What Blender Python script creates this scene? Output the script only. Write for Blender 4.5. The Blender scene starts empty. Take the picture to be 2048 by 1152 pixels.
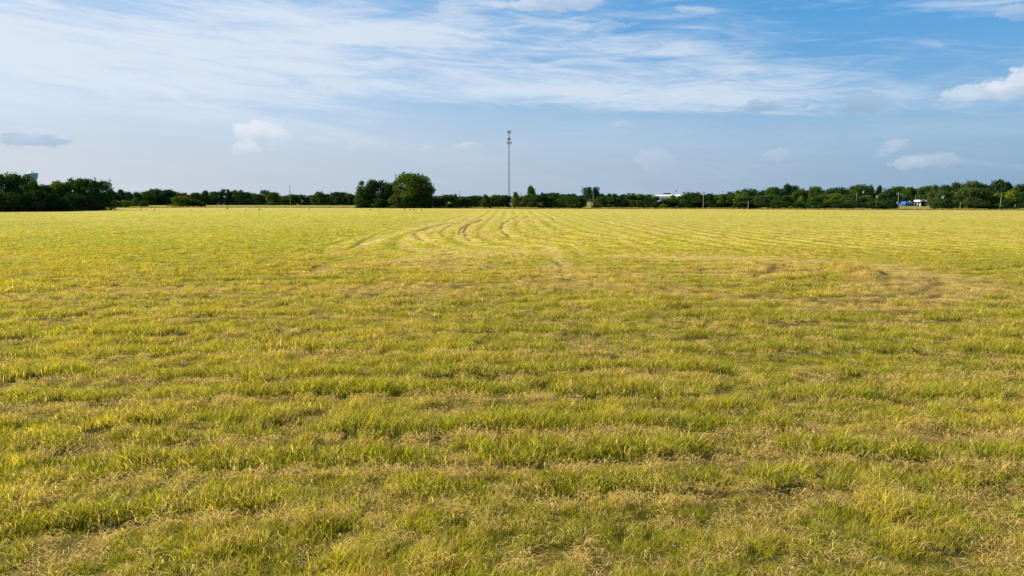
import bpy, math, random
import numpy as np
from mathutils import Vector
C = bpy.context.scene
R = math.radians
# ------------------------------------------------------------------ camera, sky, sun, exposure
F = 1365.0; H = 4.2; TP = 178.0 / F; PITCH = math.atan(TP)
cam = bpy.data.cameras.new('camera'); camo = bpy.data.objects.new('camera', cam)
C.collection.objects.link(camo); C.camera = camo
cam.sensor_width = 36; cam.lens = 36 * F / 2048; cam.clip_start = .1; cam.clip_end = 20000
camo.location = (0, 0, H); camo.rotation_euler = (math.pi / 2 - PITCH, 0, 0)
SUN_AZ, SUN_EL = -76, 31            # azimuth clockwise from the view direction
C.view_settings.view_transform = 'Standard'; C.view_settings.look = 'None'
C.view_settings.exposure = 1.15; C.view_settings.gamma = 1

w = bpy.data.worlds.new('World'); C.world = w; w.use_nodes = True
nt = w.node_tree; N = nt.nodes; L = nt.links; N.clear()
def nd(t, **k):
    n = N.new(t)
    for a, b in k.items(): setattr(n, a, b)
    return n
def mth(op, a, b=None, c=None, clamp=False):
    n = nd('ShaderNodeMath', operation=op, use_clamp=clamp)
    for i, v in enumerate((a, b, c)):
        if v is None: continue
        if isinstance(v, (int, float)): n.inputs[i].default_value = v
        else: L.new(v, n.inputs[i])
    return n.outputs[0]
def mapr(v, a, b, c=0, d=1, smooth=True):
    n = nd('ShaderNodeMapRange', interpolation_type='SMOOTHSTEP' if smooth else 'LINEAR')
    L.new(v, n.inputs[0])
    for i, q in enumerate((a, b, c, d)): n.inputs[i + 1].default_value = q
    return n.outputs[0]
def comb(x, y, z=0.0):
    n = nd('ShaderNodeCombineXYZ')
    for i, v in enumerate((x, y, z)):
        if isinstance(v, (int, float)): n.inputs[i].default_value = v
        else: L.new(v, n.inputs[i])
    return n.outputs[0]
def noi(vec, scale, det=5, rough=.55, dist=0.):
    n = nd('ShaderNodeTexNoise'); L.new(vec, n.inputs['Vector'])
    n.inputs['Scale'].default_value = scale; n.inputs['Detail'].default_value = det
    n.inputs['Roughness'].default_value = rough; n.inputs['Distortion'].default_value = dist
    return n.outputs['Fac']
def mixc(f, a, b, mode='MIX'):
    n = nd('ShaderNodeMix', data_type='RGBA', blend_type=mode)
    for i, v in ((0, f), (6, a), (7, b)):
        if isinstance(v, (int, float)): n.inputs[i].default_value = v
        elif isinstance(v, tuple): n.inputs[i].default_value = (*v, 1)
        else: L.new(v, n.inputs[i])
    return n.outputs[2]
sky = nd('ShaderNodeTexSky', sky_type='NISHITA', sun_disc=False)
sky.sun_elevation = R(SUN_EL); sky.sun_rotation = R(SUN_AZ % 360)
sky.air_density = 1.0; sky.dust_density = 0.6; sky.ozone_density = 2.2
tc = nd('ShaderNodeTexCoord'); sx = nd('ShaderNodeSeparateXYZ'); L.new(tc.outputs['Generated'], sx.inputs[0])
X, Y, Z = sx.outputs
az = mth('ARCTAN2', X, Y); el = mth('ARCSINE', Z)       # true sky angles: azimuth and elevation
def E(px, py):                                          # sky angles of a point of the photograph
    v = Vector((px - 1024, F * math.cos(PITCH) + (576 - py) * math.sin(PITCH), (576 - py) * math.cos(PITCH) - F * math.sin(PITCH))).normalized()
    return math.atan2(v.x, v.y), math.asin(v.z)
# air colour: pale toward the sun at the left, deep blue high at the right, milky near the horizon
hiL = mixc(mapr(el, .10, .27), (3.7, 4.9, 6.5), (2.75, 4.35, 6.6))
hiR = mixc(mapr(el, .07, .24), (1.75, 3.55, 5.6), (.62, 2.75, 5.7))
hi = mixc(mapr(mth('ADD', az, mth('MULTIPLY', el, .5)), -.45, .50), hiL, hiR)
base = mixc(.80, sky.outputs[0], hi)
tilt = mth('ADD', el, mth('MULTIPLY', az, 0.055))
v1 = comb(mth('MULTIPLY', az, 1.7), mth('MULTIPLY', tilt, 12.0), 2.3)
n1 = noi(v1, 1.7, 8, .60, .9)
v2 = comb(mth('MULTIPLY', az, 5.0), mth('MULTIPLY', tilt, 34.0), 4.1)
n2 = noi(v2, 1.6, 10, .66, 1.2)
v3 = comb(mth('ADD', az, 3.0), mth('MULTIPLY', el, 5.0), 1.7)
n3 = noi(v3, 2.6, 4, .5, .2)
streak = mth('ADD', mth('MULTIPLY', n1, .58), mth('MULTIPLY', n2, .42))
streak = mth('ADD', mth('MULTIPLY', mth('SUBTRACT', streak, .5), 2.0), .5)
def gau(v, c, h):
    q = mth('DIVIDE', mth('SUBTRACT', v, c), h); return mth('EXPONENT', mth('MULTIPLY', mth('MULTIPLY', q, q), -1.0))
hwid = mapr(az, -.65, .40, .050, .024, False)
rfade = mapr(az, .32, .62, 1, 0)
bandA = mth('MULTIPLY', gau(tilt, .155, hwid), rfade)
bandB = mth('MULTIPLY', gau(tilt, .092, .026), mapr(az, -.45, -.15, 1, 0))
bandC = mth('MULTIPLY', gau(tilt, .218, .018), mth('MULTIPLY', mapr(az, -.55, -.30), mapr(az, -.15, .22, 1, 0)))
bandD = mth('MULTIPLY', gau(el, .185, .030), mapr(az, .1, .5, .5, 0))
cov = mth('ADD', mth('MULTIPLY', bandA, .26), mth('ADD', mth('MULTIPLY', bandB, .30), mth('ADD', mth('MULTIPLY', bandC, .22), mth('MULTIPLY', bandD, .2))))
cov = mth('ADD', cov, mapr(az, -.75, .6, .09, .0, False))
cir = mapr(mth('ADD', streak, mth('ADD', cov, mth('MULTIPLY', mth('SUBTRACT', n3, .5), .25))), .40, .98, 0, .92)
eb = mth('ADD', mth('SUBTRACT', el, .128), mth('ADD', mth('MULTIPLY', az, .045), mth('MULTIPLY', mth('SUBTRACT', n2, .5), .012)))
sharp = mapr(az, -.30, -.10); soft = mapr(eb, -.085, -.01); hard = mapr(eb, -.003, .004)
floor_ = mth('ADD', mth('MULTIPLY', hard, sharp), mth('MULTIPLY', soft, mth('SUBTRACT', 1.0, sharp)))
cir = mth('MULTIPLY', cir, mth('ADD', mth('MULTIPLY', floor_, .80), .20))
low = mapr(el, .03, .155, 1, 0)
lowL = mixc(mapr(el, .0, .12), (4.75, 5.1, 5.6), (4.9, 5.35, 6.0))
lowR = mixc(mapr(el, .0, .12), (1.95, 3.05, 4.35), (2.6, 3.8, 5.15))
lowc = mixc(mapr(az, -.60, .66, 0, 1, False), lowL, lowR)
c0 = mixc(mth('MULTIPLY', low, .92), base, lowc)
whit = mixc(mapr(az, -.7, .7, 0, 1, False), (5.7, 6.3, 7.1), (4.7, 5.6, 6.7))
c1 = mixc(cir, c0, whit)
# small cumulus puffs at their bearings: (px, py, half width, half height, strength, grey?)
puffs = [(518, 264, 54, 21, 1.05, 0), (496, 296, 24, 20, .7, 0), (560, 278, 40, 24, .5, 0), (650, 283, 40, 9, .35, 0), (735, 292, 45, 14, .3, 0),
         (860, 297, 22, 8, .5, 0), (935, 292, 38, 10, .6, 0), (1310, 318, 36, 24, .35, 0), (1245, 248, 30, 7, .4, 0),
         (1552, 308, 22, 10, .35, 0), (1790, 294, 32, 15, .55, 0), (1870, 316, 54, 13, .45, 0), (1820, 322, 30, 14, .5, 0), (1965, 186, 72, 17, .7, 0), (2032, 172, 44, 22, .95, 0),
         (1525, 211, 40, 11, 1.1, 1), (1603, 208, 16, 9, 1.0, 1), (1420, 215, 16, 7, .4, 1), (1725, 205, 52, 24, 1.1, 1), (1680, 203, 28, 6, .4, 1),
         (58, 277, 58, 11, .65, 1), (115, 277, 26, 5, .5, 1), (1745, 165, 40, 14, .4, 1), (1915, 150, 45, 13, .45, 1), (2035, 20, 24, 14, .5, 0),
         (930, 12, 70, 18, .6, 0), (1100, 4, 120, 16, .75, 0), (1210, 52, 80, 8, .45, 0), (1395, 20, 40, 8, .55, 0)]
pv = comb(az, mth('MULTIPLY', el, 1.5), .9)
pn = noi(pv, 34, 6, .62, .3); pn2 = noi(pv, 13, 4, .5, .2)
pw = mth('ADD', mth('MULTIPLY', mth('SUBTRACT', pn, .5), 2.0), mth('MULTIPLY', mth('SUBTRACT', pn2, .5), 1.8))
pp = nd('ShaderNodeTexNoise'); L.new(pv, pp.inputs['Vector']); pp.inputs['Scale'].default_value = 30; pp.inputs['Detail'].default_value = 5; pp.inputs['Roughness'].default_value = .6
ps = nd('ShaderNodeSeparateColor'); L.new(pp.outputs['Color'], ps.inputs[0])
azw = mth('ADD', az, mth('MULTIPLY', mth('SUBTRACT', ps.outputs[0], .5), .055)); elw = mth('ADD', el, mth('MULTIPLY', mth('SUBTRACT', ps.outputs[1], .5), .030))
cc = c1
for (px, py, hw, hh, s, g) in puffs:
    a0, e0 = E(px, py)
    da = mth('MULTIPLY', mth('SUBTRACT', azw, a0), F / hw); de = mth('MULTIPLY', mth('SUBTRACT', elw, e0), F / hh)
    r2 = mth('ADD', mth('MULTIPLY', da, da), mth('MULTIPLY', de, de))
    d_ = mth('SUBTRACT', mth('ADD', 1.0, pw), r2)
    m = mapr(d_, .0, .7, 0, min(.85, s * (.78 if s > .6 else .5)))
    if g:
        colr = mixc(mapr(de, -1, 1), (2.3, 3.5, 4.9), (3.1, 4.3, 5.7))
    else:
        colr = mixc(mapr(mth('ADD', de, mth('MULTIPLY', da, -.4)), -1.2, .8), (3.9, 4.6, 5.6), (6.3, 6.6, 7.1))
    cc = mixc(m, cc, colr)
bg = nd('ShaderNodeBackground'); L.new(cc, bg.inputs[0]); bg.inputs[1].default_value = 0.0585
wo = nd('ShaderNodeOutputWorld'); L.new(bg.outputs[0], wo.inputs[0])

sl = bpy.data.lights.new('sun', 'SUN'); so = bpy.data.objects.new('sun', sl); C.collection.objects.link(so)
sl.energy = 5.0; sl.angle = R(.6); sl.color = (1.0, .91, .74)
sd = Vector((math.sin(R(SUN_AZ)) * math.cos(R(SUN_EL)), math.cos(R(SUN_AZ)) * math.cos(R(SUN_EL)), math.sin(R(SUN_EL))))
so.rotation_euler = sd.to_track_quat('Z', 'Y').to_euler(); so.location = (0, 0, 60)

# ------------------------------------------------------------------ helpers
rng = np.random.default_rng(7)
def ground(px, py):
    ry = F * math.cos(PITCH) + (576 - py) * math.sin(PITCH); rz = (576 - py) * math.cos(PITCH) - F * math.sin(PITCH)
    t = H / -rz; return ((px - 1024) * t, ry * t)
def at(px, py, d):                       # point at forward distance d on the ray through a pixel
    ry = F * math.cos(PITCH) + (576 - py) * math.sin(PITCH); rz = (576 - py) * math.cos(PITCH) - F * math.sin(PITCH)
    return Vector(((px - 1024) * d / ry, d, H + rz * d / ry))
def mpp(d): return d / (F * math.cos(PITCH))
def mat(name, col, rough=.8, metal=0., var=.12, scale=3., spec=.3, transl=0., attr=None):
    m = bpy.data.materials.new(name); m.use_nodes = True; t = m.node_tree; n = t.nodes; b = n['Principled BSDF']
    b.inputs['Roughness'].default_value = rough; b.inputs['Metallic'].default_value = metal; b.inputs['Specular IOR Level'].default_value = spec
    tcn = n.new('ShaderNodeTexCoord'); no = n.new('ShaderNodeTexNoise'); no.inputs['Scale'].default_value = scale; no.inputs['Detail'].default_value = 5
    t.links.new(tcn.outputs['Object'], no.inputs['Vector'])
    mr = n.new('ShaderNodeMapRange'); mr.inputs[3].default_value = 1 - var * 2; mr.inputs[4].default_value = 1 + var * 2
    t.links.new(no.outputs['Fac'], mr.inputs[0])
    mx = n.new('ShaderNodeVectorMath'); mx.operation = 'SCALE'; mx.inputs[0].default_value = col
    t.links.new(mr.outputs[0], mx.inputs['Scale']); t.links.new(mx.outputs[0], b.inputs['Base Color'])
    return m
def tag(o, label=None, cat=None, group=None, kind=None):
    for k, v in (('label', label), ('category', cat), ('group', group), ('kind', kind)):
        if v: o[k] = v
    return o
def link(name, me, m=None, parent=None):
    o = bpy.data.objects.new(name, me); C.collection.objects.link(o)
    if m: me.materials.append(m)
    if parent: o.parent = parent
    return o
def empty(name, loc, rz=0, sc=(1, 1, 1)):
    o = bpy.data.objects.new(name, None); C.collection.objects.link(o); o.location = loc; o.rotation_euler = (0, 0, rz); o.scale = sc
    o.empty_display_size = .5; return o
def npmesh(name, V, Fq, smooth=False):
    """V (n,3); Fq (m,k) all same k"""
    me = bpy.data.meshes.new(name); k = Fq.shape[1]
    me.vertices.add(len(V)); me.vertices.foreach_set('co', np.ascontiguousarray(V, dtype=np.float32).ravel())
    me.loops.add(Fq.size); me.loops.foreach_set('vertex_index', Fq.astype(np.int32).ravel())
    me.polygons.add(len(Fq)); me.polygons.foreach_set('loop_start', (np.arange(len(Fq)) * k).astype(np.int32))
    if smooth: me.polygons.foreach_set('use_smooth', np.ones(len(Fq), dtype=bool))
    me.update(calc_edges=True); return me
class MB:
    def __init__(s): s.v = []; s.f = []
    def box(s, x0, x1, y0, y1, z0, z1):
        b = len(s.v); s.v += [(x, y, z) for z in (z0, z1) for x, y in ((x0, y0), (x1, y0), (x1, y1), (x0, y1))]
        s.f += [tuple(b + i for i in q) for q in ((3, 2, 1, 0), (4, 5, 6, 7), (0, 1, 5, 4), (1, 2, 6, 5), (2, 3, 7, 6), (3, 0, 4, 7))]; return s
    def tube(s, p, q, r0, r1=None, n=8):
        r1 = r0 if r1 is None else r1; p = Vector(p); q = Vector(q); d = (q - p).normalized()
        a = d.orthogonal().normalized(); c = d.cross(a); b = len(s.v)
        for P, r in ((p, r0), (q, r1)):
            for i in range(n):
                t = 2 * math.pi * i / n; s.v.append(tuple(P + a * r * math.cos(t) + c * r * math.sin(t)))
        for i in range(n): s.f.append((b + i, b + (i + 1) % n, b + n + (i + 1) % n, b + n + i))
        s.f.append(tuple(b + i for i in reversed(range(n)))); s.f.append(tuple(b + n + i for i in range(n))); return s
    def lathe(s, prof, n=32):
        b = len(s.v)
        for r, z in prof:
            for i in range(n): t = 2 * math.pi * i / n; s.v.append((r * math.cos(t), r * math.sin(t), z))
        for k in range(len(prof) - 1):
            for i in range(n): s.f.append((b + k * n + i, b + k * n + (i + 1) % n, b + (k + 1) * n + (i + 1) % n, b + (k + 1) * n + i))
        return s
    def poly(s, pts): b = len(s.v); s.v += pts; s.f.append(tuple(range(b, b + len(pts)))); return s
    def build(s, name, m, parent=None, smooth=False):
        me = bpy.data.meshes.new(name); me.from_pydata(s.v, [], s.f)
        if smooth:
            for p in me.polygons: p.use_smooth = True
        return link(name, me, m, parent)

# numpy value noise
_tab = rng.random((512, 512))
def vn(x, y):
    xi = np.floor(x).astype(np.int64); yi = np.floor(y).astype(np.int64); fx = x - xi; fy = y - yi
    fx = fx * fx * (3 - 2 * fx); fy = fy * fy * (3 - 2 * fy)
    a = _tab[xi & 511, yi & 511]; b = _tab[(xi + 1) & 511, yi & 511]; c = _tab[xi & 511, (yi + 1) & 511]; d = _tab[(xi + 1) & 511, (yi + 1) & 511]
    return (a * (1 - fx) + b * fx) * (1 - fy) + (c * (1 - fx) + d * fx) * fy
def fbm(x, y, o=4, off=0.):
    s = 0; a = .5; t = 0
    for i in range(o):
        s = s + a * vn(x * 2 ** i + 17.3 * i + off, y * 2 ** i + 9.1 * i + off * 1.7); t += a; a *= .55
    return s / t
def sst(x, a, b): t = np.clip((x - a) / (b - a), 0, 1); return t * t * (3 - 2 * t)

# ------------------------------------------------------------------ the mown field as one function of place
EDGE_PX = [-400, 0, 120, 200, 250, 400, 700, 860, 1024, 1400, 1700, 2048, 2500]
EDGE_PY = [424, 422, 421, 418.5, 416.2, 414.8, 415.2, 415.8, 417.2, 417.8, 419.4, 420.2, 421]
def edge_y(x, y):                        # forward distance of the field's far edge in that bearing
    px = 1024 + F * .9915 * x / np.maximum(y, 1)
    py = np.interp(px, EDGE_PX, EDGE_PY); return H * F / (py - 398) * .99
STUB_PY = [424, 424, 424, 423, 421.3, 421.0, 421.0, 421.2, 421.6, 423.5, 427, 432, 436]
def stub_y(x, y):
    px = 1024 + F * .9915 * x / np.maximum(y, 1)
    py = np.interp(px, EDGE_PX, STUB_PY); return H * F / (py - 398) * .99
RUTS = [  # (width m, strength, photo polyline)
 (.32, 1.0, [(690, 500), (712, 490), (731, 478), (755, 468), (778, 458), (831, 446), (910, 434)]),
 (.30, .9, [(650, 508), (643, 500), (655, 490), (690, 480), (730, 470)]), (.35, .9, [(628, 545), (630, 538), (640, 532)]), (.3, .8, [(696, 532), (715, 526), (740, 519)]),
 (.34, 1.0, [(850, 482), (838, 477), (831, 469), (840, 461), (856, 456), (885, 448), (940, 438)]),
 (.38, 1.2, [(940, 482), (932, 473), (928, 463), (938, 450), (962, 440), (1000, 433)]),
 (.28, .8, [(888, 474), (882, 462), (904, 450), (950, 440)]), (.25, .7, [(917, 471), (922, 458), (938, 447)]),
 (.30, .9, [(1018, 473), (1003, 458), (1008, 447), (1022, 438), (1040, 431)]), (.25, .6, [(1030, 452), (1040, 440), (1058, 431)]),
 (.25, .6, [(1066, 446), (1072, 434)]), (.25, .5, [(1110, 446), (1105, 434)]), (.25, .5, [(1165, 448), (1145, 434)]), (.3, .6, [(820, 452), (850, 454)]),
 (.5, .9, [(815, 525), (850, 522), (875, 528), (902, 522)]), (.3, .6, [(870, 512), (905, 508), (960, 512)]),
 (.45, 1.2, [(919, 571), (960, 570), (1027, 572), (1100, 566), (1180, 560), (1260, 562)]), (.3, .7, [(1122, 555), (1125, 535), (1118, 524)]),
 (.3, .7, [(1395, 550), (1405, 540), (1400, 532)]), (.45, 1.1, [(1230, 570), (1300, 577), (1400, 574), (1470, 578)]),
 (.55, 1.5, [(1500, 596), (1606, 604), (1685, 600), (1795, 593), (1843, 588), (1872, 580), (1878, 566), (1862, 555)]),
 (.4, 1.0, [(1640, 612), (1760, 611), (1850, 600), (1905, 588)]), (.6, 1.4, [(1500, 553), (1530, 548), (1555, 541)]), (.5, 1.2, [(1765, 572), (1780, 560), (1772, 548)]),
 (.3, .6, [(1990, 585), (2020, 575), (2045, 572)]), (.22, .5, [(1180, 470), (1260, 478), (1340, 500), (1400, 515)]), (.22, .5, [(1250, 455), (1400, 470), (1560, 500), (1700, 520)]),
 (.22, .45, [(1300, 442), (1500, 458), (1750, 490), (2048, 530)]), (.22, .45, [(1350, 436), (1600, 448), (1850, 466), (2100, 488)]),
]
SEG = []
for wd, st, pl in RUTS:
    g = [ground(*p) for p in pl]
    for a, b in zip(g[:-1], g[1:]): SEG.append((*a, *b, wd, st))
def ruts(x, y):
    out = np.zeros_like(x); lip = np.zeros_like(x)
    wob = (fbm(x * .5, y * .12, 3, 40) - .5) * .6
    brk = .42 + .62 * sst(fbm(x * .3, y * .12, 3, 11), .34, .6)
    for ax, ay, bx, by, wd, st in SEG:
        m = (x > min(ax, bx) - 3) & (x < max(ax, bx) + 3) & (y > min(ay, by) - 3) & (y < max(ay, by) + 3)
        if not m.any(): continue
        px, py = x[m] + wob[m], y[m]; dx, dy = bx - ax, by - ay
        t = np.clip(((px - ax) * dx + (py - ay) * dy) / (dx * dx + dy * dy), 0, 1)
        dd = np.hypot(px - ax - t * dx, py - ay - t * dy)
        out[m] = np.maximum(out[m], st * np.exp(-(dd / (wd * .62)) ** 2)); lip[m] = np.maximum(lip[m], st * np.exp(-((dd - wd * 2.6) / (wd * 1.3)) ** 2))
    return out * brk * .85, lip * brk
TRK = []
for wd, st, pl in [(1.5, 1.1, [(1240, 513), (1400, 517), (1560, 519), (1716, 529), (1820, 546), (1866, 566)]), (.9, 1.0, [(1060, 566), (1300, 580), (1500, 600), (1685, 604), (1800, 596), (1868, 580), (1900, 560)]),
                   (.6, .6, [(1600, 625), (1760, 622), (1880, 606), (1960, 585), (1985, 560)]), (.8, .6, [(620, 552), (700, 530), (870, 516), (1010, 506), (1120, 500)]), (.6, .6, [(560, 572), (700, 578), (900, 574), (1060, 568)]),
                   (.5, .6, [(1120, 560), (1124, 540), (1116, 515), (1100, 490)]), (.6, .5, [(0, 600), (200, 585), (420, 578), (640, 580)]), (.5, .8, [(640, 512), (700, 500), (800, 466), (910, 438)]), (.5, .8, [(850, 486), (840, 470), (880, 455), (960, 438)])]:
    g = [ground(*p) for p in pl]
    for a, b in zip(g[:-1], g[1:]): TRK.append((*a, *b, wd, st))
def tracks(x, y):
    out = np.zeros_like(x); wob = (fbm(x * .4, y * .3, 3, 44) - .5) * 1.4; brk = .45 + .8 * sst(fbm(x * .5, y * .4, 3, 15), .3, .55)
    for ax, ay, bx, by, wd, st in TRK:
        m = (x > min(ax, bx) - 4) & (x < max(ax, bx) + 4) & (y > min(ay, by) - 4) & (y < max(ay, by) + 4)
        if not m.any(): continue
        px, py = x[m], y[m] + wob[m]; dx, dy = bx - ax, by - ay; t = np.clip(((px - ax) * dx + (py - ay) * dy) / (dx * dx + dy * dy), 0, 1)
        out[m] = np.maximum(out[m], st * np.exp(-(np.hypot(px - ax - t * dx, py - ay - t * dy) / wd) ** 2))
    return out * brk
ROWS = [np.array([ground(*p) for p in pl]) for pl in (
 [(-300, 1100), (0, 1076), (150, 1058), (350, 1038), (550, 1031), (750, 1021), (1024, 1008), (1200, 1000), (1500, 985), (1800, 984), (2048, 975), (2400, 965)],
 [(-300, 990), (0, 976), (200, 963), (400, 956), (550, 946), (700, 938), (1024, 940), (1250, 925), (1400, 916), (1620, 912), (1850, 925), (2048, 928), (2300, 922)],
 [(-300, 912), (0, 906), (200, 901), (300, 893), (500, 886), (650, 872), (800, 878), (1000, 868), (1300, 862), (1700, 868), (2048, 872), (2300, 868)],
 [(-300, 818), (0, 813), (150, 811), (350, 807), (550, 797), (1024, 793), (1500, 800), (2048, 806), (2300, 806)],
 [(-300, 764), (0, 762), (150, 758), (350, 763), (500, 766), (625, 761), (775, 758), (1000, 753), (1250, 745), (1500, 755), (1750, 757), (2048, 752), (2300, 750)],
 [(-300, 722), (0, 720), (400, 712), (800, 706), (1200, 712), (1600, 705), (2048, 710), (2300, 710)],
 [(-300, 676), (0, 678), (500, 668), (900, 664), (1300, 672), (1700, 682), (2048, 678), (2300, 676)],
 [(-300, 642), (0, 640), (500, 636), (1000, 640), (1500, 646), (2048, 640), (2300, 640)])]
def blob(x, y, px, py, rx, ry):
    gx, gy = ground(px, py); return np.exp(-((x - gx) / rx) ** 2 - ((y - gy) / ry) ** 2)
def field(x, y):
    x = np.asarray(x, float); y = np.asarray(y, float)
    warp = (fbm(x * .10, y * .10, 2, 3) - .5) * 2.2 + (fbm(x * .7, y * .7, 3, 8) - .5) * .6
    # headland: rows across the view, sagging slightly
    th = (y - .07 * x + warp) / 2.15
    ph = th - np.floor(th); idh = np.floor(th)
    s_h = _tab[(idh.astype(int) * 7) & 511, 5]                       # each row its own strength
    # inner rows running away, each curling right at its near end
    bend = 7.0 * np.exp(-np.maximum(y - (44 + .9 * np.maximum(x + 16, 0) * (x < 12)), 0) / 11.0)
    ti = (x - bend + warp * .25) / 2.7
    pi_ = ti - np.floor(ti); s_i = _tab[(np.floor(ti).astype(int) * 11) & 511, 9]
    inner = sst(y, 42, 62) * sst(x, -20, -12) * (1 - .0 * x)
    along = fbm(x * .22, y * .9, 3, 21); along2 = fbm(x * .9, y * .13, 3, 25)
    g_h = np.exp(-((ph - .20) / .07) ** 2); st_h = np.exp(-((ph - .31) / .06) ** 2) + .5 * np.exp(-((ph - .72) / .05) ** 2); tall_h = np.exp(-((ph - .02 + (ph > .6) * -1) / .16) ** 2)
    rowamp = (1 - inner) * (.42 + .58 * np.exp(-np.maximum(y - 18, 0) / 30)) * (1 - .45 * sst(-x, 14, 40))
    gap = g_h * rowamp * 1.3 * sst(along + .45 * s_h, .38, .66)
    straw = st_h * rowamp * sst(along + .35 * (1 - s_h), .34, .66)
    nz = (fbm(x * 1.3, y * 1.3, 3, 71) - .5) * .26; near = 1 - sst(y, 22.5, 26.5); G_, S_, T_ = 0, 0, 0
    for k_, rw in enumerate(ROWS):
        u = y - np.interp(x, rw[:, 0], rw[:, 1]) + nz; al = sst(fbm(x * .45, x * 0 + k_ * 3.3, 3, 80 + k_), .30, .55); sc_ = 1 + k_ * .08
        G_ = np.maximum(G_, np.exp(-(u / (.11 * sc_)) ** 2) * al); S_ = np.maximum(S_, np.exp(-((u + .24) / (.12 * sc_)) ** 2) * (.45 + .55 * al)); T_ = np.maximum(T_, np.exp(-((u - .42) / (.30 * sc_)) ** 2) * (.4 + .6 * al))
    gap = gap * (1 - .75 * near) + G_ * 1.25 * near; straw = straw * (1 - .8 * near) + S_ * .85 * near; tallr = tall_h * rowamp * (1 - .7 * near) + T_ * .85 * near  # gap: shade in front of each tall band, put in as darker soil
    g_i = np.exp(-((pi_ - .25) / .12) ** 2); st_i = np.exp(-((pi_ - .6) / .2) ** 2)
    gap = gap + g_i * inner * .4 * sst(along2 + .3 * s_i, .45, .8)
    light_i = inner * (st_i * (.5 + .5 * s_i) - .6 * np.exp(-((pi_ - .1) / .2) ** 2) * (.4 + .6 * s_i))  # mower stripes: brightness of blades laid either way, painted through the dry tone
    rt, lip = ruts(x, y)
    big = fbm(x * .06, y * .05, 3, 30); med = fbm(x * .35, y * .35, 3, 31); sml = fbm(x * 1.6, y * 1.6, 3, 32)
    # clods and hollows scattered over the mown ground
    pit = sst(fbm(x * 1.1, y * 1.1, 3, 61), .585, .68) * (y < 170)
    fin = fbm(x * 4.5, y * 4.5, 2, 63)
    bare = np.clip(gap * .9 + rt + pit * .5, 0, 1)
    tan_ = (blob(x, y, 1790, 545, 5, 6) + blob(x, y, 1450, 520, 5, 7) * .7 + blob(x, y, 1850, 572, 4, 2.5) + blob(x, y, 860, 530, 4, 4) * .8 + blob(x, y, 830, 590, 5, 2) * .7
            + blob(x, y, 330, 580, 3, 2) * .5 + blob(x, y, 1000, 500, 8, 8) * .4 + blob(x, y, 1890, 860, 2.2, .35) * 1.2 + blob(x, y, 860, 505, 6, 6) * .4 + blob(x, y, 1230, 545, 8, 5) * .5)
    tan_ = tan_ + 1.6 * tracks(x, y)
    hump = blob(x, y, 1535, 538, .9, 1.6) + blob(x, y, 1695, 545, 1.2, 1.6) * 1.3 + blob(x, y, 1750, 555, 1.0, 1.4) + blob(x, y, 1640, 560, 1.6, 1.0) * .7
    dry = np.clip(.25 - .11 * (1 - sst(y, 16, 34)) + (big - .5) * .55 + (med - .5) * .6 + (sml - .5) * .95 + (fin - .5) * .5 + straw * .75 + lip * .45 + tan_ * .7 - hump * -.15 - .12 * (1 - inner) * (y > 60) + .20 * sst(y, 25, 90) - tallr * .42 + light_i * (.50 + .2 * sst(x, 0, 20)) * (.6 + .8 * along2) + pit * .05 + bare * .1, 0, 1)
    hgt = np.clip(.75 + (med - .5) * .8 + (sml - .5) * .9 + (fin - .5) * .8 + tallr * 1.0 - straw * .5 - bare * .75 - tan_ * .35 + hump * .8 - .25 * sst(y, 40, 120), .12, 1.7)
    ey = edge_y(x, y); sy = stub_y(x, y)
    stub = sst(y, sy - 6, sy + 8) * (y < ey)
    out = y > ey
    z = -.10 * np.clip(rt, 0, 1.2) * 1.3 - .05 * gap + .03 * lip + .05 * straw + (med - .5) * .10 + (sml - .5) * .09 + (fin - .5) * .05 * (y < 60) - .05 * pit + hump * .34
    z = z * (1 - sst(y, 140, 240)) - .01 * out
    return dict(dry=dry, bare=bare, h=hgt, z=z, stub=stub, out=out, straw=straw, light=light_i, big=big, med=med, tall=tallr, hump=hump)
GREEN = np.array((.305, .325, .010)); YG = np.array((.50, .45, .030)); STRAW = np.array((.62, .465, .12)); SOIL_SHADE = np.array((.13, .075, .024))  # soil tone also carries the painted shade of the row gaps
STUB = np.array((.46, .345, .075)); VERGE = np.array((.10, .12, .02)); PAST = np.array((.17, .175, .04))
def lerp(a, b, t): t = np.asarray(t)[..., None]; return a * (1 - t) + b * t
def tone(f, y):
    d = f['dry']; c = lerp(GREEN, YG, sst(d, .0, .48)); c = lerp(c, STRAW, sst(d, .46, 1.02) * .92)
    c = lerp(c, STUB, f['stub'] * .85)
    return c

# ------------------------------------------------------------------ ground sheet
def axis(steps):
    v = [steps[0][0]]
    for a, b, s0, s1 in steps:
        n = int(round((b - a) / ((s0 + s1) / 2))); t = np.linspace(0, 1, n + 1)[1:]
        u = (s0 * t + (s1 - s0) * t * t / 2) / ((s0 + s1) / 2); v += list(a + (b - a) * u)
    return np.array(v)
xp = axis([(0, 14, .11, .11), (14, 45, .12, .3), (45, 130, .3, 1.0), (130, 400, 1.2, 8), (400, 1480, 10, 100)])
xs = np.concatenate([-xp[:0:-1], xp])
ys = axis([(-60, 0, 15, 3), (0, 5, 2, .3), (5, 14, .06, .09), (14, 45, .09, .28), (45, 130, .28, .8), (130, 300, .8, 2.5), (300, 700, 3, 20), (700, 1580, 30, 100)])
GX, GY = np.meshgrid(xs, ys); f = field(GX.ravel(), GY.ravel())
gx, gy = GX.ravel(), GY.ravel()
V = np.stack([gx, gy, f['z']], 1); nx, ny = len(xs), len(ys)
i = np.arange(nx * ny).reshape(ny, nx)
Q = np.stack([i[:-1, :-1].ravel(), i[:-1, 1:].ravel(), i[1:, 1:].ravel(), i[1:, :-1].ravel()], 1)
col = tone(f, gy)
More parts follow.
